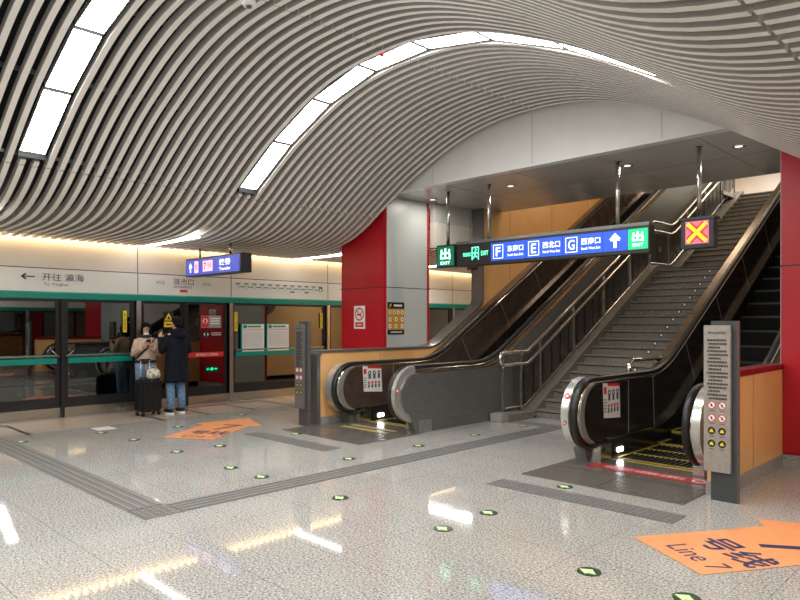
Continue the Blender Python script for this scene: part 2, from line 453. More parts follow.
# right-hand doors (beside the camera): simple dark glazing bays
for i, (a, b, k) in enumerate(bays):
    if i in (0, 9): continue
    t = thing('door_%d' % (20+i), (XR, (a+b)/2, 0), 'glass screen door bay beside the camera', 'door'); t['kind'] = 'structure'
    f = MB()
    for q in ((a+.05, a+.12, .17, 2.05), (b-.12, b-.05, .17, 2.05), (a+.12, b-.12, .17, .34), (a+.12, b-.12, 2.0, 2.05)):
        f.box(XR+.0, XR+.06, q[0], q[1], q[2], q[3], M_frame)
    f.box(XR-.05, XR+.08, b-.05, b+.05, 0, 2.05, M_steel); fo = child(t, f.build('leaf_frame'))
    g = MB(); g.box(XR+.025, XR+.035, a+.12, b-.12, .34, 2.0, M_glass); sub(fo, g, 'glass_pane')

# ---- header, soffit, stairwell shell
h = MB(); xs = [-8.78+(6.56)*i/48 for i in range(49)]
top = [(x, prof(x)+.33) for x in xs]; bot = [(x, min(ZS, prof(x)+.2)) for x in xs]
poly = bot + top[::-1]
k = h.mi(M_white)
F = [h.bm.verts.new((x, YH, z)) for x, z in poly]; B = [h.bm.verts.new((x, YH+.12, z)) for x, z in poly]
nn = len(xs)
for i in range(nn-1):
    h.bm.faces.new([F[i], F[i+1], F[2*nn-2-i], F[2*nn-1-i]]).material_index = k
    h.bm.faces.new([B[i+1], B[i], B[2*nn-1-i], B[2*nn-2-i]]).material_index = k
for x in (-7.58, -5.58, -3.6): h.box(x-.003, x+.003, YH-.002, YH, ZS+.035, prof(x), M_lampframe)
h.box(-8.78, -2.22, YH-.015, YH+.14, ZS-.0, ZS+.035, M_white)
struct(h.build('wall_header'), 'white arched header panel above the escalators', 'wall')
s = MB(); s.box(-8.78, -2.22, YH+.14, 11.5, ZS, ZS+.1, M_soffit)
for x in (-7.4, -6.0, -4.6, -3.2): s.box(x-.004, x+.004, YH+.15, 11.49, ZS-.002, ZS, M_gink)
s.box(-8.78, -2.22, 10.0-.004, 10.0+.004, ZS-.002, ZS, M_gink)
struct(s.build('ceiling_soffit'), 'glossy grey flat soffit over the foot of the escalators', 'ceiling')
s = MB(); s.box(-8.44, -2.22, 11.5, 11.6, ZS, 5.3, M_soffit); s.box(-12, 0, 8.7, 11.6, 5.3, 5.4, M_soffit)
struct(s.build('wall_slab_edge'), 'grey slab edge at the stairwell opening', 'wall')
# left side wall of the stairwell : low wall, rising, then full height
wl = MB(); k = wl.mi(M_orange)
prof_top = [(6.62,1.15),(9.30,1.15),(9.5,1.19),(9.75,1.32),(10.9,1.99),(10.94,2.06),(10.96,2.12),(10.96,6.9),(24.9,6.9),(24.9,.12),(6.62,.12)]
wl.prism(prof_top, 'x', -8.64, -8.38, M_orange)
for ys in (8.0, 11.9, 13.6, 15.3, 17, 18.7): wl.box(-8.38, -8.378, ys-.003, ys+.003, .13, 1.14 if ys < 9 else 6.8, M_bronze)
o = wl.build('wall_stairwell'); struct(o, 'orange panelled side wall of the left escalator, rising to full height', 'wall')
c = MB()
pts = [(6.60,.0),(6.60,1.13),(6.66,1.19),(9.3,1.19),(9.5,1.23),(9.74,1.36),(10.84,2.0),(10.90,2.06),(10.92,2.14),(10.92,4.0)]
inn = [(6.66,.0),(6.66,1.10),(6.70,1.15),(9.3,1.15),(9.52,1.19),(9.77,1.32),(10.88,1.96),(10.94,2.04),(10.96,2.12),(10.96,4.0)]
c.strip(pts, inn, -8.66, -8.365, M_steeld)
struct(c.build('trim_9'), 'dark steel capping of the orange side wall', 'trim')
c = MB(); c.box(-8.65, -8.37, 6.67, 7.1, 0, .12, M_plinth); struct(c.build('baseboard_left'), 'speckled granite plinth of the orange wall', 'baseboard')
b = MB(); b.box(-8.78, -8.66, 9.75, 10.92, 3.12, 3.62, M_cream); b.box(-8.78, -8.66, 9.75, 10.92, 3.62, 4.0, M_soffit); b.box(-8.79, -8.65, 9.75, 10.92, 3.09, 3.12, M_steel)
struct(b.build('wall_bulkhead'), 'cream bulkhead panel between the red column and the stairwell', 'wall')
# right wall: low orange wall and stairwell wall
wr = MB(); wr.box(-2.34, -2.2, 6.56, YH, .13, 1.11, M_orange); wr.box(-2.2, -2.1985, 7.45, 7.456, .13, 1.11, M_bronze)
struct(wr.build('wall_low_right'), 'low orange panel wall beside the right escalator', 'wall')
c = MB(); c.box(-2.36, -2.18, 6.54, YH, 1.11, 1.17, M_redd, .006); struct(c.build('trim_10'), 'dark red capping of the low orange wall', 'trim')
c = MB(); c.box(-2.35, -2.19, 6.55, YH, 0, .13, M_plinth); struct(c.build('baseboard_right'), 'speckled granite plinth of the low orange wall', 'baseboard')
wr = MB(); wr.box(-2.22, -2.1, 9.75, 24.9, 0, 7.5, M_cream); struct(wr.build('wall_stairwell_right'), 'cream right-hand wall of the stairwell', 'wall')
# upper concourse
u = MB(); u.box(-6.45, -3.98, 20.45, 24.9, 5.2, 5.3, M_floor); u.box(-8.44, -6.45, 19.3, 24.9, 5.2, 5.3, M_floor); u.box(-3.98, -2.22, 19.3, 24.9, 5.2, 5.3, M_floor)
struct(u.build('floor_upper'), 'upper concourse floor at the head of the stairs', 'floor')
u = MB(); u.box(-8.6, -2.1, 24.9, 25.0, 5.2, 8.2, M_cream); struct(u.build('wall_upper'), 'cream end wall of the upper concourse', 'wall')
u = MB(); u.box(-8.7, -2.1, 11.6, 25.0, 6.95, 7.05, M_white); struct(u.build('ceiling_upper'), 'pale ceiling of the upper concourse', 'ceiling')

# ---- columns
def column(x0, x1, label, y0=YH, y1=YH+1.25, silver=True, base=True):
    t = thing('square_column', ((x0+x1)/2, (y0+y1)/2, 0), label, 'column')
    b = MB(); r = .03
    b.box(x0, x1, y0, y1, .13, 5.0, M_red, .025)
    child(t, b.build('red_cladding'))
    if silver:
        s_ = MB()
        for xx, d in ((x1, 1), (x0, -1)):
            for (za, zb) in ((1.2, 2.29), (2.305, 4.0)):
                s_.box(xx-.002*d, xx+.012*d, y0+.05, y1-.10, za if za > 1.3 else .14, zb, M_silver)
        child(t, s_.build('silver_panel'))
    j = MB(); j.box(x0-.002, x1+.002, y0-.002, y1+.002, 2.29, 2.305, M_black); child(t, j.build('panel_joint'))
    p = MB(); p.box(x0-.02, x1+.02, y0-.02, y1+.02, 0, .13, M_plinth); child(t, p.build('plinth'))
    return t
column(-10.03, -8.78, 'square red column with silver side panel, beside the left escalator')
column(-2.22, -.97, 'red column at the right edge, beside the low orange wall')

# ================================================================== CEILING LIGHTS
def light_arch(y, label):
    t = thing('light_arch', (CX, y, 4.8), label, 'ceiling light', 'arched rows of light panels in the vault')
    us = [-3.22+6.26*i/7 for i in range(8)]
    fr = MB()
    for a, b in zip(us, us[1:]):
        xa, xb = CX+a, CX+b; za, zb = prof(xa), prof(xb)
        d = Vector((xb-xa, 0, zb-za)); L_ = d.length; d.normalize(); nrm = Vector((-d.z, 0, d.x))
        A = Vector((xa, 0, za)) + d*.022 + nrm*.03; Bp = Vector((xb, 0, zb)) - d*.022 + nrm*.03
        p = MB(); hw = .135
        p.face([(v.x, yy_, v.z) for v, yy_ in ((A, y-hw), (A, y+hw), (Bp, y+hw), (Bp, y-hw))], M_light)
        q = [A + nrm*.004, Bp + nrm*.004, Bp + nrm*.05, A + nrm*.05]
        p.prism([(v.x, v.z) for v in q], 'y', y-hw, y+hw, M_lampframe)
        child(t, p.build('light_panel'))
        q = [Bp - nrm*.004 - d*.004, Bp - nrm*.004 + d*.05, Bp + nrm*.05 + d*.05, Bp + nrm*.05 - d*.004]
        if b != us[-1]: fr.prism([(v.x, v.z) for v in q], 'y', y-hw, y+hw, M_lampframe)
        for s_ in (-1, 1):
            q = [A - nrm*.002, Bp - nrm*.002, Bp + nrm*.06, A + nrm*.06]
            fr.prism([(v.x, v.z) for v in q], 'y', y+s_*(hw+.001), y+s_*(hw+.008), M_lampframe)
    for s_ in (-1.035,):
        x = CX+s_*3.16; fr.box(x-.03, x+.03, y-.15, y+.15, prof(x), prof(x)+.1, M_black)
    child(t, fr.build('side_frame'))
light_arch(5.55, 'long arched row of light panels in the vault, nearest the header')
light_arch(2.55, 'arched row of light panels at the upper left of the vault')
light_arch(-.45, 'arched row of light panels in the vault above the camera')
light_arch(-3.45, 'arched row of light panels in the vault behind the camera')
for (y, x0, x1, lb) in ((5.35, -12.0, -9.9, 'thin linear ceiling light above the blue transfer sign'), (8.85, -12.0, -10.2, 'thin linear ceiling light just left of the red column'),
                    (2.35, -12.0, -9.75, 'thin linear ceiling light at the left beyond the frame'), (12.3, -12.0, -9.2, 'linear ceiling light seen through the gap beyond the red column'),
                    (-.6, -12.0, -9.75, 'thin linear ceiling light behind the camera, left'), (5.35, -.8, 1.0, 'thin linear ceiling light over the near platform edge'), (2.35, -1.3, 1.0, 'thin linear ceiling light overhead'), (-.6, -1.3, 1.0, 'thin linear ceiling light overhead behind the camera')):
    b = MB(); b.box(x0, x1, y-.035, y+.035, 3.025, 3.05, M_strip); tag(b.build('linear_light'), lb, 'ceiling light')
# downlights in the soffit
for x, lb in ((-8.4, 'small round downlight in the soffit beside the silver column panel'), (-6.6, 'small round downlight in the soffit above the F exit panel'), (-4.5, 'small round downlight in the soffit beside the pole of the up arrow'), (-2.95, 'small round downlight in the soffit above the red cross signal')):
    t = thing('downlight', (x, 9.4, ZS), lb, 'ceiling light', 'downlights in the soffit')
    b = MB(); b.tube([(x, 9.4, ZS-.001), (x, 9.4, ZS-.02)], .085, M_chrome, 20); tr_ = child(t, b.build('trim_ring'))
    b = MB(); b.disc((x, 9.4, ZS-.0215), .05, mat('dim_lens', (.8, .8, .8), .4, emit=(1, .97, .92), es=.7)); sub(tr_, b, 'lens')

# ================================================================== ESCALATORS
TA = math.tan(R(30))
YK = 9.1
ZT = 5.3; YT = YK + ZT/TA
def sloped(y, base, rad=1.1):
    """z of a line parallel to the escalator with soft kinks"""
    def soft(t, r):       # smooth ramp max(0,t)
        if t <= -r: return 0
        if t >= r: return t
        return (t+r)**2/(4*r)
    return base + TA*(soft(y-YK, .45) - soft(y-YT, .45))
def escalator(name, xa, xb, label, panel_m, outer_right, outer_left, outer_m):
    """xa, xb: handrail centre lines"""
    t = thing(name, ((xa+xb)/2, 7.2, 0), label, 'escalator')
    YE = 20.2; yc, zc, rr = 7.10, .58, .40
    def ys(a, b, st=.15):
        n = max(1, int(round((b-a)/st))); return [a+(b-a)*i/n for i in range(n+1)]
    for x, s in ((xa, 1), (xb, -1)):           # s = direction to the steps
        # handrail
        path = [(x, 7.42, .20), (x, 7.25, .195)]
        for i in range(0, 13):
            a = R(-90 - 15*i); path.append((x, yc+rr*math.cos(a)*1.0, zc+rr*math.sin(a)))
        path += [(x, y, sloped(y, zc+rr)) for y in ys(7.35, YE, .16)]
        hb = MB(); hb.tube(path, .042, M_rubber, 12, rz=.028); child(t, hb.build('handrail'))
        # chrome guide ring around the newel and along the rail
        g = MB()
        for off, xo in ((.045, s*.0),):
            p2 = []
            for i in range(0, 13):
                a = R(-90-15*i); p2.append((x, yc+(rr-off)*math.cos(a), zc+(rr-off)*math.sin(a)))
            p2 += [(x, y, sloped(y, zc+rr-off)) for y in ys(7.35, YE, .16)]
            g.tube(p2, .05, M_chrome, 8, rz=.016)
        child(t, g.build('rail_guide'))
        # broad brushed steel newel band on both faces
        nb = MB()
        for xx in (x-.058, x+.042):
            To = []; Bo = []
            for i in range(0, 13):
                a = R(-90-15*i); To.append((yc+(rr-.05)*math.cos(a), zc+(rr-.05)*math.sin(a))); q = rr-.062-.085*math.sin(PI*i/12); Bo.append((yc+q*math.cos(a), zc+q*math.sin(a)))
            nb.strip(To, Bo, xx, xx+.016, M_steelb)
        child(t, nb.build('newel_band'))
        # inner lining, cut in panels
        q = rr-.07
        def topz(y): return zc+math.sqrt(max(0, q*q-(yc+.03-y)**2)) if y < yc+.03 else sloped(y, zc+rr-.07)
        def botz(y): return zc-math.sqrt(max(0, q*q-(yc+.03-y)**2)) if y < yc+.03 else sloped(y, .25)
        cuts = [yc+.03-q, 8.0, 8.75]
        while cuts[-1] < YE-1.0: cuts.append(cuts[-1]+1.25)
        cuts.append(YE)
        def shear(y):                          # joints stand square to the slope
            sl_ = (sloped(y+.01, 0)-sloped(y-.01, 0))/.02
            return .62*math.sin(math.atan(sl_))*1.0
        for i, (a, b) in enumerate(zip(cuts, cuts[1:])):
            T = []; B_ = []
            for y in ys(a+(.005 if i else 0), b-.005, .08):
                f = 1 if y > 8.2 else 0
                T.append((y-shear(y)*.5*f, topz(y-shear(y)*.5*f))); B_.append((y+shear(y)*.5*f, botz(y+shear(y)*.5*f)))
            pm = MB(); pm.strip(T, B_, x+s*.022, x+s*.034, panel_m); child(t, pm.build('inner_panel'))
            if i:
                jm = MB(); jm.strip([(T[0][0]-.014, T[0][1]), (T[0][0]+.002, T[0][1])], [(B_[0][0]-.014, B_[0][1]), (B_[0][0]+.002, B_[0][1])], x+s*.020, x+s*.037, M_steelb); child(t, jm.build('joint_strip'))
        # core behind the panels (light joint shows between them)
        co = MB()
        T = [(y, topz(y)-.01) for y in ys(yc-.24, YE, .1)]; B_ = [(y, botz(y)+.01 if y < 7.2 else min(botz(y)+.01, sloped(y, .2))) for y in ys(yc-.24, YE, .1)]
        co.strip(T, B_, x-s*.02, x+s*.02, M_steel); child(t, co.build('balustrade_core'))
        # skirt
        sk = MB(); T = [(y, sloped(y, .25)) for y in ys(7.42, YE, .15)]; B_ = [(y, sloped(y, -.12)) for y in ys(7.42, YE, .15)]
        sk.strip(T, B_, x+s*.035, x+s*.10, M_blackp)
        child(t, sk.build('skirt'))
        tr = MB(); T = [(y, sloped(y, .262)) for y in ys(7.42, YE, .15)]; B_ = [(y, sloped(y, .25)) for y in ys(7.42, YE, .15)]
        tr.strip(T, B_, x+s*.03, x+s*.105, M_steel); child(t, tr.build('skirt_edge'))
        # outer decking and outer side
        w_out = outer_left if s == 1 else outer_right
        od = MB()
        T = [(y, (zc+math.sqrt(max(0, (rr-.09)**2-(yc-y)**2)) if y < yc else sloped(y, zc+rr-.09))) for y in ys(yc-.30, YE, .1)]
        B_ = [(y, (max(.0, zc-math.sqrt(max(0, (rr-.09)**2-(yc-y)**2))) if y < yc else 0) if y < 9.2 else max(0, sloped(y, -.9))) for y in ys(yc-.30, YE, .1)]
        B_ = [(y, z if y < yc-.02 else (0 if y < 9.2 else z)) for y, z in B_]
        od.strip(T, B_, x-s*.045, x-s*(.045+w_out), outer_m); child(t, od.build('outer_cladding'))
        dk = MB(); T2 = [(y, z+.022) for y, z in T if y > yc]; B2 = [(y, z+.002) for y, z in T if y > yc]
        dk.strip(T2, B2, x-s*.043, x-s*(.05+w_out), M_deck); child(t, dk.build('deck_strip'))
        if w_out > .1:
            ob = MB(); To = []; Bo = []
            for i in range(0, 13):
                a = R(-90-15*i); To.append((yc+(rr+.02)*math.cos(a), zc+(rr+.02)*math.sin(a))); Bo.append((yc+.03+(rr-.10)*math.cos(a), zc+(rr-.10)*math.sin(a)))
            ob.strip(To, Bo, x-s*.06, x-s*(.06+w_out*.62), M_steelb); child(t, ob.build('newel_cowl'))
        nbx = MB(); nbx.box(x-s*(.05+w_out), x+s*.10, 7.15, 7.45, 0, .2, M_steel, .006)
        nbx.box(x+s*.1, x+s*.103, 7.2, 7.25, .13, .17, M_black); child(t, nbx.build('newel_base'))
        if s == 1:
            l = MB(); l.box(x+.101, x+.112, 7.56, 7.70, .07, .125, M_led, .01); child(t, l.build('skirt_lamp'))
    # steps
    x0, x1 = xa+.11, xb-.11
    cp = MB(); cp.box(x0, x1, 7.15, 7.42, -.02, .012, M_plate)
    for i in range(24):
        xx = x0+(x1-x0)*(i+.5)/24; cp.box(xx-.012, xx+.012, 7.42, 7.5, -.01, .012, M_steeld)
    cp.box(x0, x1, 7.40, 7.42, .012, .014, M_yink)
    child(t, cp.build('comb_plate'))
    y = 7.5
    while y < YT+1.2:
        z = sloped(y+.2, 0, 1)+.014
        st = MB(); st.box(x0, x1, y, y+.42, z-.30, z-.03, M_step)
        for i in range(16):
            xx = x0+(x1-x0)*(i+.5)/16; st.box(xx-.015, xx+.015, y+.01, y+.40, z-.03, z, M_step)
        st.box(x0, x1, y, y+.028, z-.03, z+.004, M_ystep if y < 9.3 else M_black)
        for xx in (x0, x1-.03): st.box(xx, xx+.03, y, y+.4, z-.03, z+.003, M_ystep if y < 9.3 else M_black)
        child(t, st.build('step')); y += .4
    return t
LE = escalator('escalator', -8.08, -6.83, 'left escalator with bronze inner panels, beside the orange wall', M_brown, .115, .235, M_steeld)
RE = escalator('escalator', -3.85, -2.6, 'right escalator with black inner panels, beside the low orange wall and red column', M_blackp, .14, .15, M_steeld)

# landing plates
def plate(x0, x1, y0, y1, lb):
    b = MB(); b.box(x0, x1, y0, y1, .001, .012, M_plate)
    b.box((x0+x1)/2-.003, (x0+x1)/2+.003, y0, y1, .012, .0135, M_black); b.box(x0, x1, y0+.62, y0+.626, .012, .0135, M_black)
    tag(b.build('landing_plate'), lb, 'floor plate')
plate(-8.36, -6.6, 5.92, 7.14, 'dark steel landing plate at the foot of the left escalator')
plate(-4.08, -2.36, 6.02, 7.14, 'dark steel landing plate at the foot of the right escalator')
b = MB(); b.box(-3.78, -2.40, 6.84, 7.09, .014, .017, mat('worn_red', (.42, .02, .03), .35))
put_text(b, '请紧握扶手 站稳踏板 注意安全', (-3.15, 6.965, .0185), 1, 'z', M_wink, 0, fit=(.9, .12)); b.disc((-2.56, 6.965, .0185), .075, M_wink); b.disc((-2.56, 6.965, .0190), .05, M_rink)
tag(b.build('floor_notice'), 'red safety strip with white writing on the right landing plate', 'floor sticker')
b = MB()
for y0 in (6.72, 6.92): b.box(-7.95, -6.95, y0, y0+.10, .014, .0165, mat('worn_yellow', (.42, .31, .12), .4))
tag(b.build('floor_marking'), 'faded yellow lines on the left landing plate', 'floor marking')

# ================================================================== STAIRS
SX0, SX1 = -6.33, -4.06
def riser_flight(parent, y0, z0, n, rise, run):
    for i in range(n):
        y = y0+i*run; z = z0+(i+1)*rise
        s_ = MB(); s_.box(SX0, SX1, y+.025, y+run+.025, z-rise-(.04 if i else 0), z-.03, M_gran); s_.box(SX0, SX1, y, y+run+.012, z-.03, z, M_gran)
        s_.box(SX0, SX1, y+.018, y+.03, z-.048, z-.03, M_black)
        s_.disc((-5.2, y+.0245, z-.08), .024, M_wink, 'y', 12)
        s_.disc((-5.2, y+.024, z-.08), .042, M_black, 'y', 12, ri=.025)
        child(parent, s_.build('step'))
RISE, RUN = 2.82/19, 4.95/18
ST = thing('staircase', (-5.2, 9.75, 0), 'grey granite staircase between the two escalators', 'stairs')
riser_flight(ST, 9.75, 0, 19, RISE, RUN)
YL0 = 9.75+18*RUN
l = MB(); l.box(SX0, SX1, YL0+.2, 16.0, 2.6, 2.82, M_gran); child(ST, l.build('landing'))
n2 = 16; RISE2 = (5.3-2.82)/n2; RUN2 = .288
riser_flight(ST, 16.0, 2.82, n2, RISE2, RUN2)
def stairz(y):
    if y < 9.75: return 0
    if y < YL0: return (y-9.75)/RUN*RISE + RISE
    if y < 16.0: return 2.82
    return min(5.3, 2.82+(y-16)/RUN2*RISE2+RISE2)
# curb beside the steps
cb = MB()
Y_ = [8.95, 9.68, YL0-.15, YL0+.1, 15.85, 16.05, 20.6]
Z_ = [.12, .12, 2.86, 2.95, 2.95, 3.0, 5.45]
cb.strip(list(zip(Y_, Z_)), [(y, max(0, z-.55)) for y, z in zip(Y_, Z_)], SX0-.29, SX0, M_gran); child(ST, cb.build('side_curb'))
cb = MB(); cb.box(SX0-.31, SX0-.08, 8.86, 9.12, 0, .14, M_plinth, .01); child(ST, cb.build('curb_end_block'))

RX = SX0-.19
RL = thing('stair_railing', (RX, 9.1, 0), 'stainless double-rail stair railing with dark infill panels, left of the granite stairs', 'railing')
def railz(y, h):
    Yk = [9.0, 9.72, YL0-.05, YL0+.15, 15.8, 16.05, 20.3, 21.5]; Zk = [.0, .0, 2.72, 2.82, 2.82, 2.9, 5.3, 5.3]
    for i in range(len(Yk)-1):
        if y <= Yk[i+1]: return h+Zk[i]+(Zk[i+1]-Zk[i])*(y-Yk[i])/(Yk[i+1]-Yk[i])
    return h+5.3
for hh, nm in ((1.14, 'top_rail'), (.93, 'lower_rail')):
    b = MB(); P = [(RX+.05, y, railz(y, hh)) for y in (9.0, 9.4, 9.7, 10.2, 11, 12, 13, 14, YL0-.05, YL0+.12, 15.2, 15.8, 16.05, 17, 18, 19, 20.3, 21.3)]
    b.tube(P, .031, M_railb, 10); child(RL, b.build(nm))
b = MB(); b.tube([(RX+.05, 9.0, 1.14), (RX+.05, 8.94, 1.11), (RX+.05, 8.92, 1.035), (RX+.05, 8.94, .96), (RX+.05, 9.0, .93)], .031, M_chrome, 10); child(RL, b.build('end_loop'))
yy = [9.04, 9.58, 10.18, 11.35, 12.55, 13.75, 14.75, 15.75, 16.9, 18.1, 19.3, 20.4]
for y in yy:
    b = MB(); z0 = max(.12, railz(y, .1)); b.box(RX-.02, RX+.02, y-.025, y+.025, z0, railz(y, 1.05), M_steel, .004)
    b.tube([(RX, y, railz(y, 1.04)), (RX+.05, y, railz(y, 1.13))], .012, M_chrome, 8); b.tube([(RX, y, railz(y, .86)), (RX+.05, y, railz(y, .92))], .012, M_chrome, 8)
    child(RL, b.build('post'))
b = MB(); b.tube([(RX, y, railz(y, .2)) for y in (9.12, 9.7, 10.2, 12, 14, YL0-.05, YL0+.12, 15.8, 16.05, 18, 20.3)], .016, M_steel, 8); child(RL, b.build('bottom_rail'))
b = MB(); y = 9.72
M_infill = noisy('infill_bronze', (.075, .065, .058), (.11, .095, .085), 4, .3, .6)
while y < 20.3:
    y2 = y+.23
    b.strip([(y, railz(y, .88)), (y2, railz(y2, .88))], [(y, railz(y, .22)), (y2, railz(y2, .22))], RX-.012, RX-.004, M_infill); y += .30
child(RL, b.build('infill_panel'))
b = MB(); put_text(b, '08', (RX+.003, 15.3, 3.35), .16, 'x', mat('pale_green_ink', (.35, .5, .2), .5)); child(RL, b.build('number'))
# handrail on the right side of the stairs
RR_ = thing('stair_handrail', (SX1, 9.6, 0), 'bronze handrail on the right side of the granite stairs, with a chrome loop end', 'railing')
b = MB(); xr = SX1+.02
b.tube([(xr, y, railz(y, 1.12)) for y in (9.5, 9.72, 10.2, 11, 12, 13, 14, YL0-.05, YL0+.12, 15.8, 16.05, 18, 20.3)], .028, M_bronze, 10); child(RR_, b.build('top_rail'))
b = MB(); b.tube([(xr, 9.5, 1.13), (xr, 8.58, 1.13), (xr, 8.51, 1.10), (xr, 8.49, 1.03), (xr, 8.49, .80)], .032, M_chrome, 10); child(RR_, b.build('end_loop'))
b = MB(); b.tube([(xr, y, railz(y, .82)) for y in (9.2, 9.72, 10.2, 12, 14, YL0-.05, YL0+.12, 15.8, 16.05, 18, 20.3)], .02, M_bronze, 8); child(RR_, b.build('lower_rail'))
for y in (9.35, 9.8, 11, 12.2, 13.4, 14.6, 15.8, 17):
    b = MB(); b.tube([(xr, y, railz(y, .72)), (xr, y, railz(y, 1.12))], .012, M_chrome, 8); child(RR_, b.build('bracket'))

# ================================================================== HANGING SIGNS
YS = 9.05
def pole(parent, x, y, z0, z1, r=.03):
    b = MB(); b.tube([(x, y, z0), (x, y, z1)], r, M_steel, 12); b.tube([(x, y, z1-.015), (x, y, z1)], r*1.7, M_steel, 14); child(parent, b.build('hanging_pole'))
t = thing('exit_direction_sign', (-5.7, YS, 2.63), 'long blue hanging sign listing exits F, E and G with an up arrow', 'sign')
sx0, sx1, sz0, sz1 = -7.44, -3.97, 2.62, 3.02
b = MB(); b.box(sx0, sx1, YS-.09, YS+.09, sz0, sz1, M_black, .006); b.box(sx0-.0, sx1, YS-.095, YS+.095, sz1-.015, sz1+.03, M_steeld); child(t, b.build('housing'))
yf = YS-.092
def spx(px):   # sign x from its left-right fraction
    return px
segs = [(-7.33, -6.71, 'exit'), (-6.69, -6.01, 'F'), (-6.0, -5.34, 'E'), (-5.33, -4.67, 'G'), (-4.66, -4.29, 'up'), (-4.28, -3.99, 'out')]
za, zb = sz0+.055, sz1-.055
for x0, x1, k in segs:
    m = {'exit': M_black, 'out': E_green}.get(k, E_blue)
    p = MB(); p.box(x0, x1, yf, yf+.003, za if k != 'exit' else za+.02, zb if k != 'exit' else zb-.02, m)
    pn_ = child(t, p.build('sign_panel'))
    q = MB(); y = yf-.002; zc = (za+zb)/2; xc = (x0+x1)/2; w_ = x1-x0
    if k == 'exit':
        put_text(q, '安全出口', (x0+.13, y, zc), 1, '-y', E_greenb, .01, fit=(.18, .07)); put_text(q, 'EXIT', (x1-.11, y, zc), 1, '-y', E_greenb, .01, fit=(.15, .075))
        # running man in a doorway
        for a in ((xc-.075, xc-.06, za+.04, zb-.03), (xc+.06, xc+.075, za+.04, zb-.03), (xc-.075, xc+.075, zb-.045, zb-.03)): q.box(a[0], a[1], y, y+.001, a[2], a[3], E_greenb)
        q.disc((xc+.01, y-.001, zb-.075), .017, E_greenb, 'y', 12)
        for a, b_ in (((xc, .03), (xc-.005, -.03)), ((xc, .03), (xc+.05, .0)), ((xc, .03), (xc-.045, .005)), ((xc-.005, -.03), (xc+.04, -.06)), ((xc-.005, -.03), (xc-.05, -.08))):
            q.tube([(a[0], y, zc+a[1]), (b_[0], y, zc+b_[1])], .009, E_greenb, 6)
    elif k in 'FEG':
        fx = x0+.15; s_ = .095
        q.disc((fx, y, zc), .0, E_white, 'y', 4) if False else None
        for a in ((fx-s_, fx+s_, zc-.115, zc-.105), (fx-s_, fx+s_, zc+.105, zc+.115), (fx-s_-.005, fx-s_+.005, zc-.11, zc+.11), (fx+s_-.005, fx+s_+.005, zc-.11, zc+.11)): q.box(a[0], a[1], y, y+.001, a[2], a[3], E_white)
        put_text(q, k, (fx, y, zc), 1, '-y', E_white, .015, fit=(.095 if k != 'G' else .11, .15))
        cn = {'F': '东南口', 'E': '西北口', 'G': '西南口'}[k]; en = {'F': 'South East Exit', 'E': 'North West Exit', 'G': 'South West Exit'}[k]
        put_text(q, cn, (x1-.19, y, zc+.035), 1, '-y', E_white, .015, fit=(.31, .10)); put_text(q, en, (x1-.19, y, zc-.07), 1, '-y', E_white, .01, fit=(.31, .04))
    elif k == 'up':
        q.prism(arrow_poly((xc, zc), .2, .075, .022), 'y', y, y+.001, E_white)
        q.tube([(xc-.075, y, zc+.02), (xc, y, zc+.1), (xc+.075, y, zc+.02)], .015, E_white, 4)
    else:
        put_text(q, '出', (xc, y, zc+.035), 1, '-y', E_white, .03, fit=(.17, .14)); put_text(q, 'EXIT', (xc, y, zc-.085), 1, '-y', E_white, .015, fit=(.16, .045))
    sub(pn_, q, 'lettering')
pole(t, -6.80, YS, sz1, ZS); pole(t, -4.48, YS, sz1, ZS)
# green exit box
t = thing('exit_sign', (-7.71, YS, 2.64), 'small square green lit exit sign on a pole, left of the blue sign', 'sign')
b = MB(); b.box(-7.93, -7.49, YS-.07, YS+.07, 2.63, 3.03, M_black, .006); child(t, b.build('housing'))
b = MB(); b.box(-7.90, -7.52, YS-.074, YS-.07, 2.66, 3.0, E_dkgreen); pn_ = child(t, b.build('sign_panel'))
b = MB(); put_text(b, '出', (-7.71, YS-.077, 2.865), 1, '-y', mat('lit_pale_green', (.6, 1, .8), .4, emit=(.45, 1, .72), es=1.5), .03, fit=(.24, .2)); put_text(b, 'EXIT', (-7.71, YS-.077, 2.705), 1, '-y', MATS['lit_pale_green'], .015, fit=(.22, .055)); sub(pn_, b, 'lettering')
pole(t, -7.71, YS, 3.03, ZS)
# red cross signal
t = thing('lane_signal', (-3.33, YS, 2.63), 'square black signal with a lit yellow and red cross above the right escalator', 'sign')
b = MB(); b.box(-3.54, -3.12, YS-.08, YS+.08, 2.63, 3.03, M_black, .006); b.box(-3.56, -3.10, YS-.1, YS+.09, 3.0, 3.04, M_black); child(t, b.build('housing'))
b = MB(); b.box(-3.48, -3.18, YS-.084, YS-.08, 2.685, 2.985, E_redh); pn_ = child(t, b.build('sign_panel'))
b = MB(); xc, zc = -3.33, 2.835
for s_ in (-1, 1):
    b.prism([(xc-.135, zc-s_*.105), (xc-.105, zc-s_*.135), (xc+.135, zc+s_*.105), (xc+.105, zc+s_*.135)] , 'y', YS-.092, YS-.090, E_yel)
    b.prism([(xc-.145, zc-s_*.07), (xc-.07, zc-s_*.145), (xc+.145, zc+s_*.07), (xc+.07, zc+s_*.145)], 'y', YS-.088, YS-.086, E_red)
sub(pn_, b, 'lit_cross'); pole(t, -3.33, YS, 3.04, ZS)
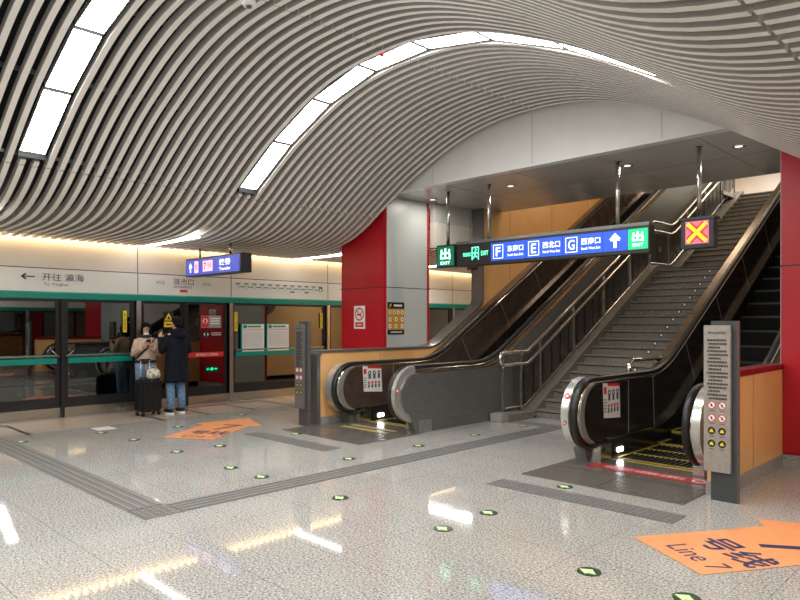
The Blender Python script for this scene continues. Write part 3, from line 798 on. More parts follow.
# transfer sign
t = thing('transfer_sign', (-11.0, 6.2, 2.53), 'blue and violet hanging transfer sign in a black housing above the platform edge', 'sign')
b = MB(); b.box(-11.95, -9.98, 6.2, 6.42, 2.52, 2.86, M_black, .006); child(t, b.build('housing'))
for x0, x1 in ((-11.93, -11.42), (-11.41, -10.82), (-10.81, -10.02)):
    b = MB(); b.box(x0, x1, 6.196, 6.199, 2.54, 2.83, E_blue2); child(t, b.build('sign_panel'))
b = MB(); b.prism(arrow_poly((-11.75, 2.685), .18, .07, .02), 'y', 6.193, 6.194, E_white)
b.box(-11.60, -11.45, 6.194, 6.195, 2.58, 2.80, E_pink); put_text(b, '电梯', (-11.525, 6.192, 2.69), 1, '-y', M_rink, 0, fit=(.1, .13))
b.box(-11.28, -10.93, 6.194, 6.195, 2.59, 2.79, E_pink); put_text(b, '7', (-11.20, 6.192, 2.69), 1, '-y', M_rink, .02, fit=(.08, .13)); put_text(b, '号线', (-11.04, 6.192, 2.70), 1, '-y', M_rink, 0, fit=(.15, .09))
put_text(b, '换乘', (-10.50, 6.192, 2.73), 1, '-y', E_white, .02, fit=(.38, .11)); put_text(b, 'Transfer', (-10.50, 6.192, 2.61), 1, '-y', E_white, .01, fit=(.38, .055))
child(t, b.build('lettering')); pole(t, -11.6, 6.31, 2.86, 3.08, .02); pole(t, -10.5, 6.31, 2.86, 3.08, .02)

# ================================================================== FASCIA LETTERING
xf = XL+.014
t = thing('direction_lettering', (xf, 3.9, 2.35), 'dark blue arrow and direction lettering on the fascia at left', 'lettering')
b = MB(); put_text(b, '开往 瀛海', (xf, 4.05, 2.42), 1, 'x', M_ink, 0, fit=(.68, .13)); child(t, b.build('characters'))
b = MB(); put_text(b, 'To Yinghai', (xf, 3.93, 2.29), 1, 'x', M_ink, 0, fit=(.40, .06)); child(t, b.build('lettering'))
b = MB(); b.box(xf, xf+.001, 3.42, 3.60, 2.405, 2.425, M_ink)
b.prism([(3.38, 2.415), (3.45, 2.47), (3.475, 2.455), (3.425, 2.415), (3.475, 2.375), (3.45, 2.36)], 'x', xf, xf+.001, M_ink); child(t, b.build('arrow'))
b = MB(); put_text(b, '珠市口', (xf, 6.28, 2.44), 1, 'x', M_ink, 0, fit=(.42, .13)); put_text(b, 'ZHUSHIKOU', (xf, 6.26, 2.34), 1, 'x', M_ink, 0, fit=(.38, .045))
b.box(xf, xf+.002, 6.20, 6.36, 2.235, 2.285, M_rink)
tag(b.build('station_name_lettering'), 'station name lettering with a small red tab on the fascia', 'lettering')
for y, lb in ((5.80, 'small green line lettering left of the station name'), (6.78, 'small green line lettering right of the station name')):
    b = MB(); put_text(b, '8号线', (xf, y, 2.41), 1, 'x', M_gnink, 0, fit=(.17, .075)); tag(b.build('line_lettering'), lb, 'lettering')
t = thing('route_map', (xf, 8.6, 2.35), 'green line route map printed on the fascia above the timetable boards', 'map')
b = MB(); b.box(xf, xf+.002, 7.5, 9.70, 2.385, 2.405, M_gnink); child(t, b.build('route_line'))
b = MB()
for i in range(12):
    y = 7.5+2.2*i/11; b.disc((xf+.004, y, 2.395), .028, M_wink, 'x', 12); b.disc((xf+.003, y, 2.395), .036, M_gnink, 'x', 12)
b.box(xf, xf+.003, 9.66, 9.76, 2.36, 2.47, M_gnink); child(t, b.build('station_dots'))
b = MB()
for i in range(12):
    y = 7.5+2.2*i/11; b.box(xf, xf+.001, y-.06, y+.06, 2.455, 2.475, M_gink); b.box(xf, xf+.001, y-.04, y+.04, 2.44, 2.447, M_gink)
for i in (7, 9): b.box(xf, xf+.001, 7.5+.2*i-.06, 7.5+.2*i+.06, 2.31, 2.335, M_ink)
child(t, b.build('station_names'))

# ================================================================== DOOR STICKERS AND BOARDS
xd = xg+.012
def tt_board(y0, y1, lb):
    t = thing('timetable_board', (xd, (y0+y1)/2, .95), lb, 'notice board', 'timetable boards on the glass')
    b = MB(); b.box(xd+.03, xd+.055, y0, y1, .97, 1.62, M_green, .006); child(t, b.build('backing_board'))
    b = MB(); b.box(xd+.056, xd+.060, y0+.03, y1-.02, 1.0, 1.5, M_paper); sh_ = child(t, b.build('sheet'))
    b = MB(); b.box(xd+.056, xd+.059, y0+.03, y1-.02, 1.505, 1.60, M_paper); b.box(xd+.060, xd+.061, y0+.05, y0+.14, 1.52, 1.585, M_green); b.box(xd+.060, xd+.061, y0+.16, y1-.1, 1.535, 1.57, M_gnink)
    b.box(xd+.061, xd+.062, y0+.05, y1-.05, 1.475, 1.485, M_rink)
    for i in range(14): b.box(xd+.061, xd+.062, y0+.05, y1-.05, 1.12+i*.024, 1.124+i*.024, M_gink)
    b.box(xd+.061, xd+.062, y0+.08, y0+.083, 1.1, 1.46, M_rink); sub(sh_, b, 'printing')
tt_board(7.56, 8.15, 'green-headed white timetable board on the glass, the left one of the pair')
tt_board(8.19, 8.80, 'green-headed white timetable board on the glass, the right one of the pair')
for y, z0, z1, lb in ((5.12, 1.46, 1.86, 'yellow vertical warning sticker on the dark door frame left of the woman'), (7.46, 1.46, 1.86, 'yellow vertical warning sticker left of the timetable boards'), (9.74, 1.50, 1.86, 'yellow vertical warning sticker right of the timetable boards')):
    b = MB(); b.box(xd+.02, xd+.024, y-.035, y+.035, z0, z1, M_yink); put_text(b, '禁\n止\n倚\n靠', (xd+.026, y, (z0+z1)/2), 1, 'x', M_black, 0, fit=(.035, z1-z0-.08)); tag(b.build('warning_sticker'), lb, 'sticker')
b = MB(); yw = 5.98
b.box(xd+.0, xd+.004, yw-.10, yw+.10, 1.60, 1.85, M_black); b.prism([(yw-.085, 1.68), (yw+.085, 1.68), (yw, 1.83)], 'x', xd+.005, xd+.007, M_yink); b.prism([(yw-.04, 1.70), (yw+.04, 1.70), (yw, 1.77)], 'x', xd+.008, xd+.009, M_black); b.box(xd+.005, xd+.007, yw-.09, yw+.09, 1.55, 1.655, M_yink); b.box(xd+.008, xd+.009, yw-.06, yw+.06, 1.59, 1.615, M_black)
tag(b.build('warning_sticker'), 'black and yellow triangle warning sticker above the two passengers', 'sticker')
b = MB(); b.box(xd, xd+.003, 6.38, 7.18, .94, 1.04, M_rink); put_text(b, '请勿倚靠车门 注意安全', (xd+.005, 6.8, .99), 1, 'x', M_wink, 0, fit=(.5, .05)); tag(b.build('door_banner_sticker'), 'red banner sticker with white writing across the glass door', 'sticker')
b = MB(); b.box(xd, xd+.003, 6.67, 7.12, 1.53, 1.78, mat('grey_film', (.30, .30, .30), .4)); b.box(xd+.004, xd+.005, 6.68, 6.84, 1.54, 1.77, M_rink); b.disc((xd+.006, 6.76, 1.67), .055, M_wink, 'x', 16); b.prism([(6.74,1.62),(6.78,1.62),(6.79,1.68),(6.76,1.72),(6.73,1.68)], 'x', xd+.007, xd+.008, M_rink)
for z in (1.61, 1.66, 1.71): b.box(xd+.004, xd+.005, 6.88, 7.08, z, z+.02, M_wink)
tag(b.build('door_notice'), 'red and grey safety notice on the upper glass door', 'sticker')
b = MB(); b.prism([(6.69, 1.40), (6.78, 1.31), (6.87, 1.40), (6.78, 1.49)], 'x', xd, xd+.003, M_black); b.prism([(6.72,1.40),(6.755,1.365),(6.755,1.435)], 'x', xd+.004, xd+.005, M_wink); b.prism([(6.84,1.40),(6.805,1.365),(6.805,1.435)], 'x', xd+.004, xd+.005, M_wink)
for z in (1.38, 1.42): b.box(xd+.001, xd+.002, 6.9, 7.12, z, z+.012, M_wink)
tag(b.build('door_diamond_sticker'), 'black diamond sticker with arrows under the red notice on the glass door', 'sticker')
b = MB(); b.box(xd, xd+.003, 6.76, 7.06, .62, .76, M_black); b.disc((xd+.005, 6.91, .69), .035, E_green, 'x', 14); b.box(xd+.004, xd+.005, 6.80, 7.02, .683, .697, E_green); b.prism([(6.78,.69),(6.83,.72),(6.83,.66)], 'x', xd+.004, xd+.005, E_green); b.prism([(7.04,.69),(6.99,.72),(6.99,.66)], 'x', xd+.004, xd+.005, E_green)
tag(b.build('exit_sticker'), 'black sticker with a green emergency symbol low on the glass door', 'sticker')

# notices on the red column
t = thing('no_smoking_sign', (-9.4, YH-.01, 1.45), 'white prohibition sign with a red circle on the red column', 'sign')
b = MB(); b.box(-9.62, -9.31, YH-.012, YH-.004, 1.52, 1.96, M_paper); sh_ = child(t, b.build('sign_board'))
b = MB(); b.disc((-9.465, YH-.014, 1.80), .125, M_rink, 'y', 28, ri=.10); b.tube([(-9.545, YH-.014, 1.88), (-9.385, YH-.014, 1.72)], .010, M_rink, 4); b.box(-9.58, -9.35, YH-.015, YH-.0135, 1.555, 1.645, M_rink)
b.box(-9.53, -9.42, YH-.0145, YH-.0135, 1.775, 1.80, M_black); b.tube([(-9.42, YH-.014, 1.79), (-9.41, YH-.014, 1.85)], .008, M_black, 4); b.box(-9.53, -9.40, YH-.0165, YH-.0155, 1.59, 1.61, M_wink); sub(sh_, b, 'printing')
t = thing('safety_poster', (-8.76, 8.85, 1.35), 'orange and black poster of nine white icons on the silver panel of the column', 'poster')
xp = -8.78+.014
b = MB(); b.box(xp, xp+.006, 8.56, 9.0, 1.42, 2.02, M_black); b.box(xp+.006, xp+.007, 8.56, 9.0, 1.50, 1.90, mat('amber_ink', (.62, .29, .02), .5)); sh_ = child(t, b.build('poster_sheet'))
b = MB()
for i, (n_, z) in enumerate(((4, 1.835), (3, 1.70), (3, 1.57))):
    for j in range(n_):
        y = 8.62+(.32)*j/(n_-1); b.disc((xp+.008, y, z), .042 if n_ == 3 else .038, M_wink, 'x', 16); b.box(xp+.009, xp+.010, y-.012, y+.014, z-.018, z+.016, M_black)
b.box(xp+.007, xp+.008, 8.72, 8.94, 1.94, 1.98, M_wink); b.box(xp+.007, xp+.008, 8.64, 8.94, 1.45, 1.47, M_wink); b.prism([(8.60,1.93),(8.64,1.93),(8.66,1.99),(8.62,1.99)], 'x', xp+.007, xp+.008, M_yink); sub(sh_, b, 'printing')

# escalator sheets
def esc_sheet(x, y, z, lb):
    t = thing('safety_sheet', (x, y, z), lb, 'notice')
    def q(u, v): return (y+u*1.4, z+v*1.22)
    def bx(b, u0, u1, v0, v1, m, k=1): a, c = q(u0, v0), q(u1, v1); b.box(x+.003+k*.001, x+.004+k*.001, a[0], c[0], a[1], c[1], m)
    b = MB(); b.prism([q(-.15, .005), q(.15, -.02), q(.13, .33), q(-.17, .35)], 'x', x, x+.003, M_paper); sh_ = child(t, b.build('sheet'))
    b = MB(); b.prism([q(-.09, .315), q(.13, .30), q(.13, .33), q(-.09, .345)], 'x', x+.004, x+.005, M_rink)
    bx(b, -.155, -.11, .24, .31, M_rink)
    for i in range(5): bx(b, -.155, -.11, .06+i*.03, .07+i*.03, M_gink)
    for j in range(3):
        u = -.06+j*.075; c = q(u, .25); b.disc((x+.006, *c), .036, M_black, 'x', 12); b.disc((x+.0065, *c), .016, M_wink, 'x', 8); bx(b, u-.018, u+.022, .17, .225, M_gink)
    for j in range(4):
        u = -.07+j*.055; c = q(u, .12); b.disc((x+.006, *c), .024, M_rink, 'x', 10); bx(b, u-.012, u+.012, .05, .095, M_black)
    sub(sh_, b, 'printing')
esc_sheet(-3.85+.036, 7.56, .49, 'white safety sheet taped inside the right escalator balustrade')
esc_sheet(-8.08+.036, 7.52, .50, 'white safety sheet taped inside the left escalator balustrade')
for x, y, nm in ((-3.85-.15, 0, 'right'), (-6.83+.07, 0, 'left')):
    pass
def nd(x, z, a, r, m, lb):
    yc, zc, rr = 7.1, .58, .37
    t = MB(); c = (x, yc+rr*math.cos(a), zc+rr*math.sin(a)); t.disc(c, r, m, 'x', 16); t.disc((x+.001, c[1], c[2]), r*.55, M_wink, 'x', 12)
    o = t.build('round_sticker'); tag(o, lb, 'sticker')
nd(-6.696, 0, R(168), .035, M_rink, 'round red and white sticker on the steel newel of the left escalator')

# newel-front stickers on the outer cowl of the right escalator
for z, r, lb in ((.80, .04, 'round red and white sticker high on the steel newel of the right escalator'), (.50, .025, 'small round red sticker low on the steel newel of the right escalator')):
    b = MB(); yc, zc, rr = 7.1, .58, .423
    a = math.asin((z-zc)/rr); y = yc-rr*math.cos(a)
    nrm = Vector((0, -math.cos(a), math.sin(a))); c = Vector((-3.95, y, z)) + nrm*.004
    u = Vector((1,0,0)); v = nrm.cross(u)
    b.face([c+u*math.cos(i*PI/8)*r*.8+v*math.sin(i*PI/8)*r for i in range(16)], M_rink); b.face([c+nrm*.001+u*math.cos(i*PI/8)*r*.45+v*math.sin(i*PI/8)*r*.5 for i in range(16)], M_wink)
    tag(b.build('round_sticker'), lb, 'sticker')

# ================================================================== PYLONS
def pylon(x0, lb):
    t = thing('notice_pylon', (x0+.12, 6.43, 0), lb, 'notice board')
    p = MB(); p.box(x0+.03, x0+.26, 6.40, 6.46, 0, 1.66, mat('pylon_grey', (.055, .06, .068), .35)); p.box(x0+.26, x0+.263, 6.40, 6.46, .0, 1.66, M_steeld); child(t, p.build('post'))
    f = MB(); f.box(x0-.02, x0+.215, 6.355, 6.395, .27, 1.62, noisy('pylon_steel', (.36, .33, .30), (.42, .39, .355), 20, .35, .5) if x0 > -5 else mat('pylon_shaded', (.13, .125, .12), .35), .004); sh_ = child(t, f.build('face_panel'))  # left pylon's face gets a darker colour standing in for its dimmer light
    q = MB(); y = 6.353; put_text(q, '乘坐扶梯须知', (x0+.098, y, 1.55), 1, '-y', M_black, 0, fit=(.155, .028))
    random.seed(3)
    z = 1.485
    for i in range(17):
        x = x0+.012+(0 if i % 3 == 0 else .012); xe = x0+.185 if i % 3 != 2 else x0+.09+random.random()*.06
        while x < xe: 
            w_ = .0065+random.random()*.003; q.box(x, x+w_, y, y+.001, z-.012, z+.007, M_black); x += w_+.0045
        z -= .0335
    for r_ in range(4):
        for c_ in range(2):
            cx_, cz = x0+.052+c_*.092, .885-r_*.118
            if r_ < 2:
                q.disc((cx_, y-.0005, cz), .033, M_wink, 'y', 20); q.disc((cx_, y-.001, cz), .036, M_rink, 'y', 20, ri=.029); q.tube([(cx_-.022, y-.001, cz+.022), (cx_+.022, y-.001, cz-.022)], .003, M_rink, 4); q.box(cx_-.008, cx_+.006, y-.0008, y, cz-.014, cz+.012, M_black)
            else:
                q.disc((cx_, y-.0005, cz), .034, M_black, 'y', 20); q.prism([(cx_-.02, cz-.014), (cx_+.02, cz-.014), (cx_+.006, cz+.018), (cx_-.012, cz+.010)], 'y', y-.0015, y-.001, M_yink)
            q.box(cx_-.022, cx_+.022, y, y+.001, cz-.054, cz-.047, M_gink)
    sub(sh_, q, 'printing')
pylon(-2.28, 'free-standing silver notice pylon with rows of text and icons, beside the right escalator')
pylon(-8.62, 'narrow notice pylon with a shade-darkened face and round icons, beside the left escalator')

# ceiling bits
def on_vault(px, py):
    F = Vector((-.702, .712, 0)); Rr = Vector((.712, .702, 0))
    d = F + Rr*((px-400)/660) + Vector((0,0,(322-py)/660))
    s = 1.
    while s < 20:
        p = Vector((0,0,1.65)) + d*s
        if p.z > prof(p.x): return p
        s += .01
p = on_vault(249, 3); t = thing('smoke_detector', p, 'small round white smoke detector on the ceiling slats near the top edge', 'detector')
b = MB(); b.rings([(p.x, p.y, p.z+.03, .075, .075), (p.x, p.y, p.z-.01, .075, .075), (p.x, p.y, p.z-.03, .055, .055)], M_wink); child(t, b.build('base'))
b = MB(); b.ball((p.x, p.y, p.z-.035), .03, M_gink, (1,1,.7), 12); child(t, b.build('sensor'))
p = on_vault(382, 54); b = MB(); b.rings([(p.x, p.y, p.z+.02, .03, .03), (p.x, p.y, p.z-.02, .03, .03), (p.x, p.y, p.z-.03, .015, .015)], M_rink, 12); tag(b.build('alarm_lamp'), 'tiny red lamp on the ceiling slats above the long light arch', 'lamp')

# ================================================================== FLOOR MARKINGS
def tact(polys, lb, studs=False):
    b = MB()
    for (x0, x1, y0, y1, ax) in polys:
        b.box(x0, x1, y0, y1, .0, .004, M_tact)
        if ax == 'x':
            for k_ in range(4): yy_ = y0+(y1-y0)*(k_+.5)/4; b.box(x0, x1, yy_-.014, yy_+.014, .004, .009, mat('tactile_ridge', (.22, .22, .215), .35))
        elif ax == 'y':
            for k_ in range(4): xx_ = x0+(x1-x0)*(k_+.5)/4; b.box(xx_-.014, xx_+.014, y0, y1, .004, .009, mat('tactile_ridge', (.22, .22, .215), .35))
        else:
            nx, ny = int((x1-x0)/.06), int((y1-y0)/.06)
            for i in range(nx):
                for j in range(ny):
                    cx_, cy_ = x0+.03+i*.06, y0+.03+j*.06; b.box(cx_-.015, cx_+.015, cy_-.015, cy_+.015, .004, .009, mat('tactile_ridge', (.22, .22, .215), .35))
    return tag(b.build('tactile_paving'), lb, 'tactile paving')
tact([(-12.0, -5.72, 2.42, 2.75, 'x')], 'grey ribbed tactile strip running to the screen doors at lower left')
tact([(-5.70, -5.37, 2.42, 2.75, 'd')], 'studded tactile square at the corner of the two ribbed strips')
tact([(-5.70, -5.37, 2.76, 8.95, 'y')], 'long grey ribbed tactile strip running to the foot of the stairs')
tact([(-6.3, -4.2, 8.96, 9.26, 'd')], 'studded tactile strip across the foot of the stairs')
tact([(-4.1, -2.2, 5.40, 5.70, 'd')], 'studded tactile strip in front of the right escalator landing plate')
tact([(-8.45, -6.6, 5.30, 5.60, 'd')], 'studded tactile strip in front of the left escalator landing plate')

def floor_arrow(x, y, ang, lb, flip=1):
    """x,y tail centre; ang heading"""
    t = thing('floor_arrow', (x, y, 0), lb, 'floor sticker', 'orange line arrows on the floor')
    f = Vector((math.cos(ang), math.sin(ang), 0)); r = Vector((math.sin(ang), -math.cos(ang), 0)); o_ = Vector((x, y, .003))
    b = MB(); pl = [(-.39, 0), (.39, 0), (.39, 1.18), (.58, 1.28), (0, 2.05), (-.58, 1.28), (-.39, 1.18)]
    b.face([o_+r*a+f*c for a, c in pl], M_vinyl); sh_ = child(t, b.build('vinyl_sheet'))
    q = MB(); rot = ang-PI/2
    put_text(q, 'Line 7', o_+f*.20+r*.09+Vector((0,0,.001)), 1, 'z', M_ink, .0, rot=rot, fit=(.50, .17))
    q2 = Matrix
    put_text(q, '号线', o_+f*.53+r*(.07)+Vector((0,0,.001)), 1, 'z', M_ink, .02, rot=rot, fit=(.60, .30))
    put_text(q, '7', o_+f*1.04+r*(.10)+Vector((0,0,.001)), 1, 'z', M_ink, .0, rot=rot, fit=(.34, .52))
    sub(sh_, q, 'lettering')
floor_arrow(-8.69, 4.53, math.atan2(.84, -.55), 'orange arrow on the floor pointing to the screen doors, in front of the two passengers')
floor_arrow(-1.95, 4.65, math.atan2(.845, .535), 'large orange arrow on the floor at lower right, in front of the red column')
M_ovd = mat('sticker_dark_green', (.012, .05, .02), .35); M_ovl = mat('sticker_light_green', (.62, .85, .42), .4)
OV = []
def oval(x, y, ang, lb, r=.08):
    t = thing('floor_sticker', (x, y, 0), lb, 'floor sticker', 'round green arrow stickers on the floor')
    b = MB(); b.tube([(x, y, .001), (x, y, .004)], r, M_ovd, 24); sh_ = child(t, b.build('disc'))
    q = MB(); ca, sa = math.cos(ang), math.sin(ang)
    P = [(-.062, .022), (-.01, .034), (.0, .058), (.072, .0), (.0, -.045), (-.022, -.018)]
    q.face([(x+u*ca-v*sa, y+u*sa+v*ca, .0045) for u, v in P], M_ovl)
    sub(sh_, q, 'arrow')
W_ = math.pi
for x, y, a, lb in [
 (-3.45, 3.99, W_, 'round green arrow sticker nearest the camera on the middle of the floor'),
 (-3.46, 4.60, W_, 'round green arrow sticker between the middle floor sticker and the right tactile strip'),
 (-4.74, 4.01, W_, 'round green arrow sticker alone on the open floor below the long tactile strip'),
 (-2.17, 3.98, W_, 'round green arrow sticker lower right, left of the large orange arrow'),
 (-3.46, 5.86, W_, 'round green arrow sticker between the tactile strip and the right landing plate'),
 (-1.55, 4.01, W_, 'round green arrow sticker at the bottom edge below the large orange arrow'),
 (-6.02, 5.23, W_, 'round green arrow sticker just beyond the long tactile strip, first in its row'),
 (-5.99, 6.43, W_, 'round green arrow sticker beside the long tactile strip, second in its row'),
 (-5.99, 7.63, W_, 'round green arrow sticker in front of the grey escalator side, third in its row'),
 (-5.96, 8.83, W_, 'round green arrow sticker nearest the foot of the stairs'),
 (-10.07, 2.81, W_, 'round green arrow sticker at the far left beside the ribbed strip'),
 (-10.05, 3.87, W_, 'round green arrow sticker below the pale floor plate at left'),
 (-9.13, 3.96, W_, 'round green arrow sticker at the tail of the far orange arrow, left of it'),
 (-9.76, 4.94, W_, 'round green arrow sticker between the man and the far orange arrow'),
 (-7.90, 3.98, W_, 'round green arrow sticker in front of the far orange arrow, toward its tail'),
 (-7.87, 4.57, W_, 'round green arrow sticker in front of the far orange arrow, right of its tail'),
 (-6.60, 3.97, W_, 'round green arrow sticker near the corner of the ribbed strips, left of a pair'),
 (-5.98, 3.97, W_, 'round green arrow sticker near the corner of the ribbed strips, right of a pair'),
 (-10.22, 6.37, W_, 'round green arrow sticker beyond the tip of the far orange arrow'),
 (-7.92, 5.85, W_, 'round green arrow sticker in front of the left landing plate')]:
    oval(x, y, a, lb)
for x0, x1, y0, y1, lb in [(-11.78, -10.6, 3.04, 3.10, 'black door line on the floor at the far left'), (-11.84, -11.78, 2.7, 3.10, 'short black line along the platform edge at the far left'),
    (-11.7, -10.55, 5.07, 5.13, 'black door line on the floor under the suitcase'), (-11.83, -10.65, 5.96, 6.02, 'black door line on the floor beside the man'),
    (-11.7, -10.65, 6.90, 6.96, 'black door line on the floor, third from the passengers'), (-11.75, -10.75, 7.78, 7.84, 'black door line on the floor nearest the timetable boards')]:
    b = MB(); b.box(x0, x1, y0, y1, .0, .003, M_black); tag(b.build('floor_line'), lb, 'floor marking')
b = MB(); b.box(-11.86, -11.78, 5.3, 7.8, 0, .003, M_black); tag(b.build('floor_line'), 'long thin black line along the sliding doors', 'floor marking')
b = MB(); b.box(-10.62, -10.30, 3.92, 4.2, 0, .002, M_white); tag(b.build('floor_plate'), 'pale square plate in the floor at left', 'floor plate')
b = MB(); b.box(-11.95, -10.75, -6, 16.5, 0, .0015, noisy('edge_stone', (.45, .40, .35), (.55, .49, .43), 60, .12)) ; struct(b.build('trim_11'), 'pale band of stone along the screen doors', 'floor')

# small warning board by the escalator
t = thing('hanging_warning_board', (-8.3, 11.0, 2.9), 'small yellow and black warning board hanging at the edge of the orange wall', 'sign')
b = MB(); b.box(-8.62, -8.60, 10.86, 10.90, 2.72, 3.9, M_steel); b.box(-8.74, -8.48, 10.87, 10.885, 2.75, 3.3, M_black); child(t, b.build('board'))
b = MB(); b.prism([(-8.71, 2.8), (-8.51, 2.8), (-8.61, 3.0)], 'y', 10.862, 10.868, M_yink); b.prism([(-8.71, 3.05), (-8.51, 3.05), (-8.61, 3.25)], 'y', 10.862, 10.868, M_yink); child(t, b.build('printing'))

# ================================================================== PEOPLE
M_skin = noisy('skin', (.62, .38, .27), (.68, .43, .31), 8, .5)
M_hair = noisy('black_hair', (.004, .0035, .0035), (.010, .009, .008), 60, .75)
M_navy = noisy('navy_coat', (.006, .008, .014), (.011, .014, .022), 9, .8, bump=.3)
M_jean = noisy('blue_denim', (.10, .19, .33), (.17, .29, .46), 18, .8)
M_beige = noisy('beige_jacket', (.52, .41, .33), (.60, .48, .39), 12, .85, bump=.3)
for _m in (M_hair, M_navy): _m.node_tree.nodes['Principled BSDF'].inputs['Specular IOR Level'].default_value = .12
M_floor.node_tree.nodes['Principled BSDF'].inputs['Specular IOR Level'].default_value = .4
def joint_body(parent, P, edges, rad, root, name='body', m=None):
    me = bpy.data.meshes.new(name); keys = list(P)
    me.from_pydata([P[k] for k in keys], [(keys.index(a), keys.index(b)) for a, b in edges], [])
    o = bpy.data.objects.new(name, me); C.objects.link(o); o.parent = parent
    md = o.modifiers.new('skin', 'SKIN'); md.use_smooth_shade = True
    if not me.skin_vertices: 
        import bmesh as _b
        bm = _b.new(); bm.from_mesh(me); bm.verts.layers.skin.verify(); bm.to_mesh(me); bm.free()
    for i, k in enumerate(keys):
        r = rad[k]; me.skin_vertices[0].data[i].radius = r if isinstance(r, tuple) else (r, r)
        me.skin_vertices[0].data[i].use_root = (k == root)
    s_ = o.modifiers.new('sub', 'SUBSURF'); s_.levels = 1; s_.render_levels = 1
    me.materials.append(m or M_skin); return o
def loc(parent, mb, name):
    o = mb.build(name); o.parent = parent; return o
def add_hand(P, E, rad, side, wrist, d, palm_n, curl=.5):
    """d = direction of the hand, palm_n = palm normal (unit); fingers curl toward palm_n"""
    d = Vector(d).normalized(); n = Vector(palm_n).normalized(); u = d.cross(n).normalized()
    w = Vector(wrist); pc = w + d*.045; pe = w + d*.085
    k = side
    P[k+'pc'] = pc; P[k+'pe'] = pe; E += [(k+'wr', k+'pc'), (k+'pc', k+'pe')]; rad[k+'pc'] = (.034, .017); rad[k+'pe'] = (.034, .015)
    for i, (off, ln) in enumerate(((-.030, .068), (-.010, .078), (.010, .072), (.029, .056))):
        a = pe + u*off + d*.010; b1 = a + (d*math.cos(curl*.5)+n*math.sin(curl*.5))*ln*.5; c1 = b1 + (d*math.cos(curl*1.6)+n*math.sin(curl*1.6))*ln*.5
        for q, v, r in (('a', a, .0095), ('b', b1, .009), ('c', c1, .0075)): P[k+'f%d%s' % (i, q)] = v; rad[k+'f%d%s' % (i, q)] = r
        E += [(k+'pe', k+'f%da' % i), (k+'f%da' % i, k+'f%db' % i), (k+'f%db' % i, k+'f%dc' % i)]
    a = w + d*.03 - u*.035*(1) + n*.01; b1 = a + (d*.8 - u*.5 + n*.4).normalized()*.035; c1 = b1 + (d*.9 + n*.4).normalized()*.028
    for q, v, r in (('a', a, .011), ('b', b1, .010), ('c', c1, .008)): P[k+'t'+q] = v; rad[k+'t'+q] = r
    E += [(k+'pc', k+'ta'), (k+'ta', k+'tb'), (k+'tb', k+'tc')]
def person(pos, rz, H, arms, lab, build, headturn=0., lean=0.):
    """local frame: faces +y. arms: dict side-> (elbow, wrist, hand dir, palm normal)"""
    t = thing('person', pos, lab, 'person'); t.rotation_euler.z = rz
    s = H/1.72
    P = {}; rad = {}; E = []
    def v(k, x, y, z, r): P[k] = Vector((x*s, y*s, z*s)); rad[k] = (r[0]*s, r[1]*s) if isinstance(r, tuple) else r*s
    v('pel', 0, 0, .93, (.135, .095)); v('wai', 0, .0, 1.08, (.12, .085)); v('che', 0, .0, 1.27, (.15, .10)); v('shc', 0, -.01, 1.39, (.10, .07)); v('nek', 0, -.005, 1.46, .052)
    v('nk2', 0, .01, 1.51, .05); v('jaw', 0, .03, 1.555, (.058, .066)); v('hd1', 0, .018, 1.615, (.072, .088)); v('hd2', 0, .010, 1.665, (.068, .085)); v('hd3', 0, .005, 1.70, (.04, .05))
    E += [('pel','wai'),('wai','che'),('che','shc'),('shc','nek'),('nek','nk2'),('nk2','jaw'),('jaw','hd1'),('hd1','hd2'),('hd2','hd3')]
    for k, sg in (('L', -1), ('R', 1)):
        v(k+'hip', sg*.095, 0, .86, .085); v(k+'kne', sg*.105, .015, .48, .058); v(k+'clf', sg*.107, -.008, .33, .052); v(k+'ank', sg*.11, -.015, .085, .036); v(k+'toe', sg*.12, .13, .035, (.038, .022))
        E += [('pel', k+'hip'), (k+'hip', k+'kne'), (k+'kne', k+'clf'), (k+'clf', k+'ank'), (k+'ank', k+'toe')]
        el, wr, hd, pn = arms[k]
        v(k+'sho', sg*.175, -.01, 1.385, .052); v(k+'elb', *el, .038); v(k+'wr', *wr, .026)
        E += [('shc', k+'sho'), (k+'sho', k+'elb'), (k+'elb', k+'wr')]
        add_hand(P, E, rad, k, P[k+'wr'], hd, pn)
    joint_body(t, P, E, rad, 'pel')
    # face
    f = MB()
    hz = 1.618*s; fy = (.018+.085)*s
    for sg in (-1, 1):
        f.ball((sg*.031*s, fy-.006, hz), .011, M_wink, (1.3, .6, .8), 10); f.ball((sg*.031*s, fy+.0005, hz), .006, M_black, (1, .6, 1), 8)
        f.box((sg*.031-.017)*s, (sg*.031+.017)*s, fy-.004, fy+.002, hz+.018, hz+.023, M_hair)
    f.ball((0, fy+.004, hz-.028), .014, M_skin, (.8, 1.1, 1.6), 10)
    f.ball((0, fy-.006, hz-.068), .016, mat('lip', (.45, .12, .10), .5), (1.3, .5, .45), 10)
    loc(t, f, 'face')
    for sg in (-1, 1):
        e = MB(); e.ball((sg*.076*s, .005, 1.61*s), .022, M_skin, (.4, .8, 1.35), 10); loc(t, e, 'ear')
    build(t, s, P)
    return t
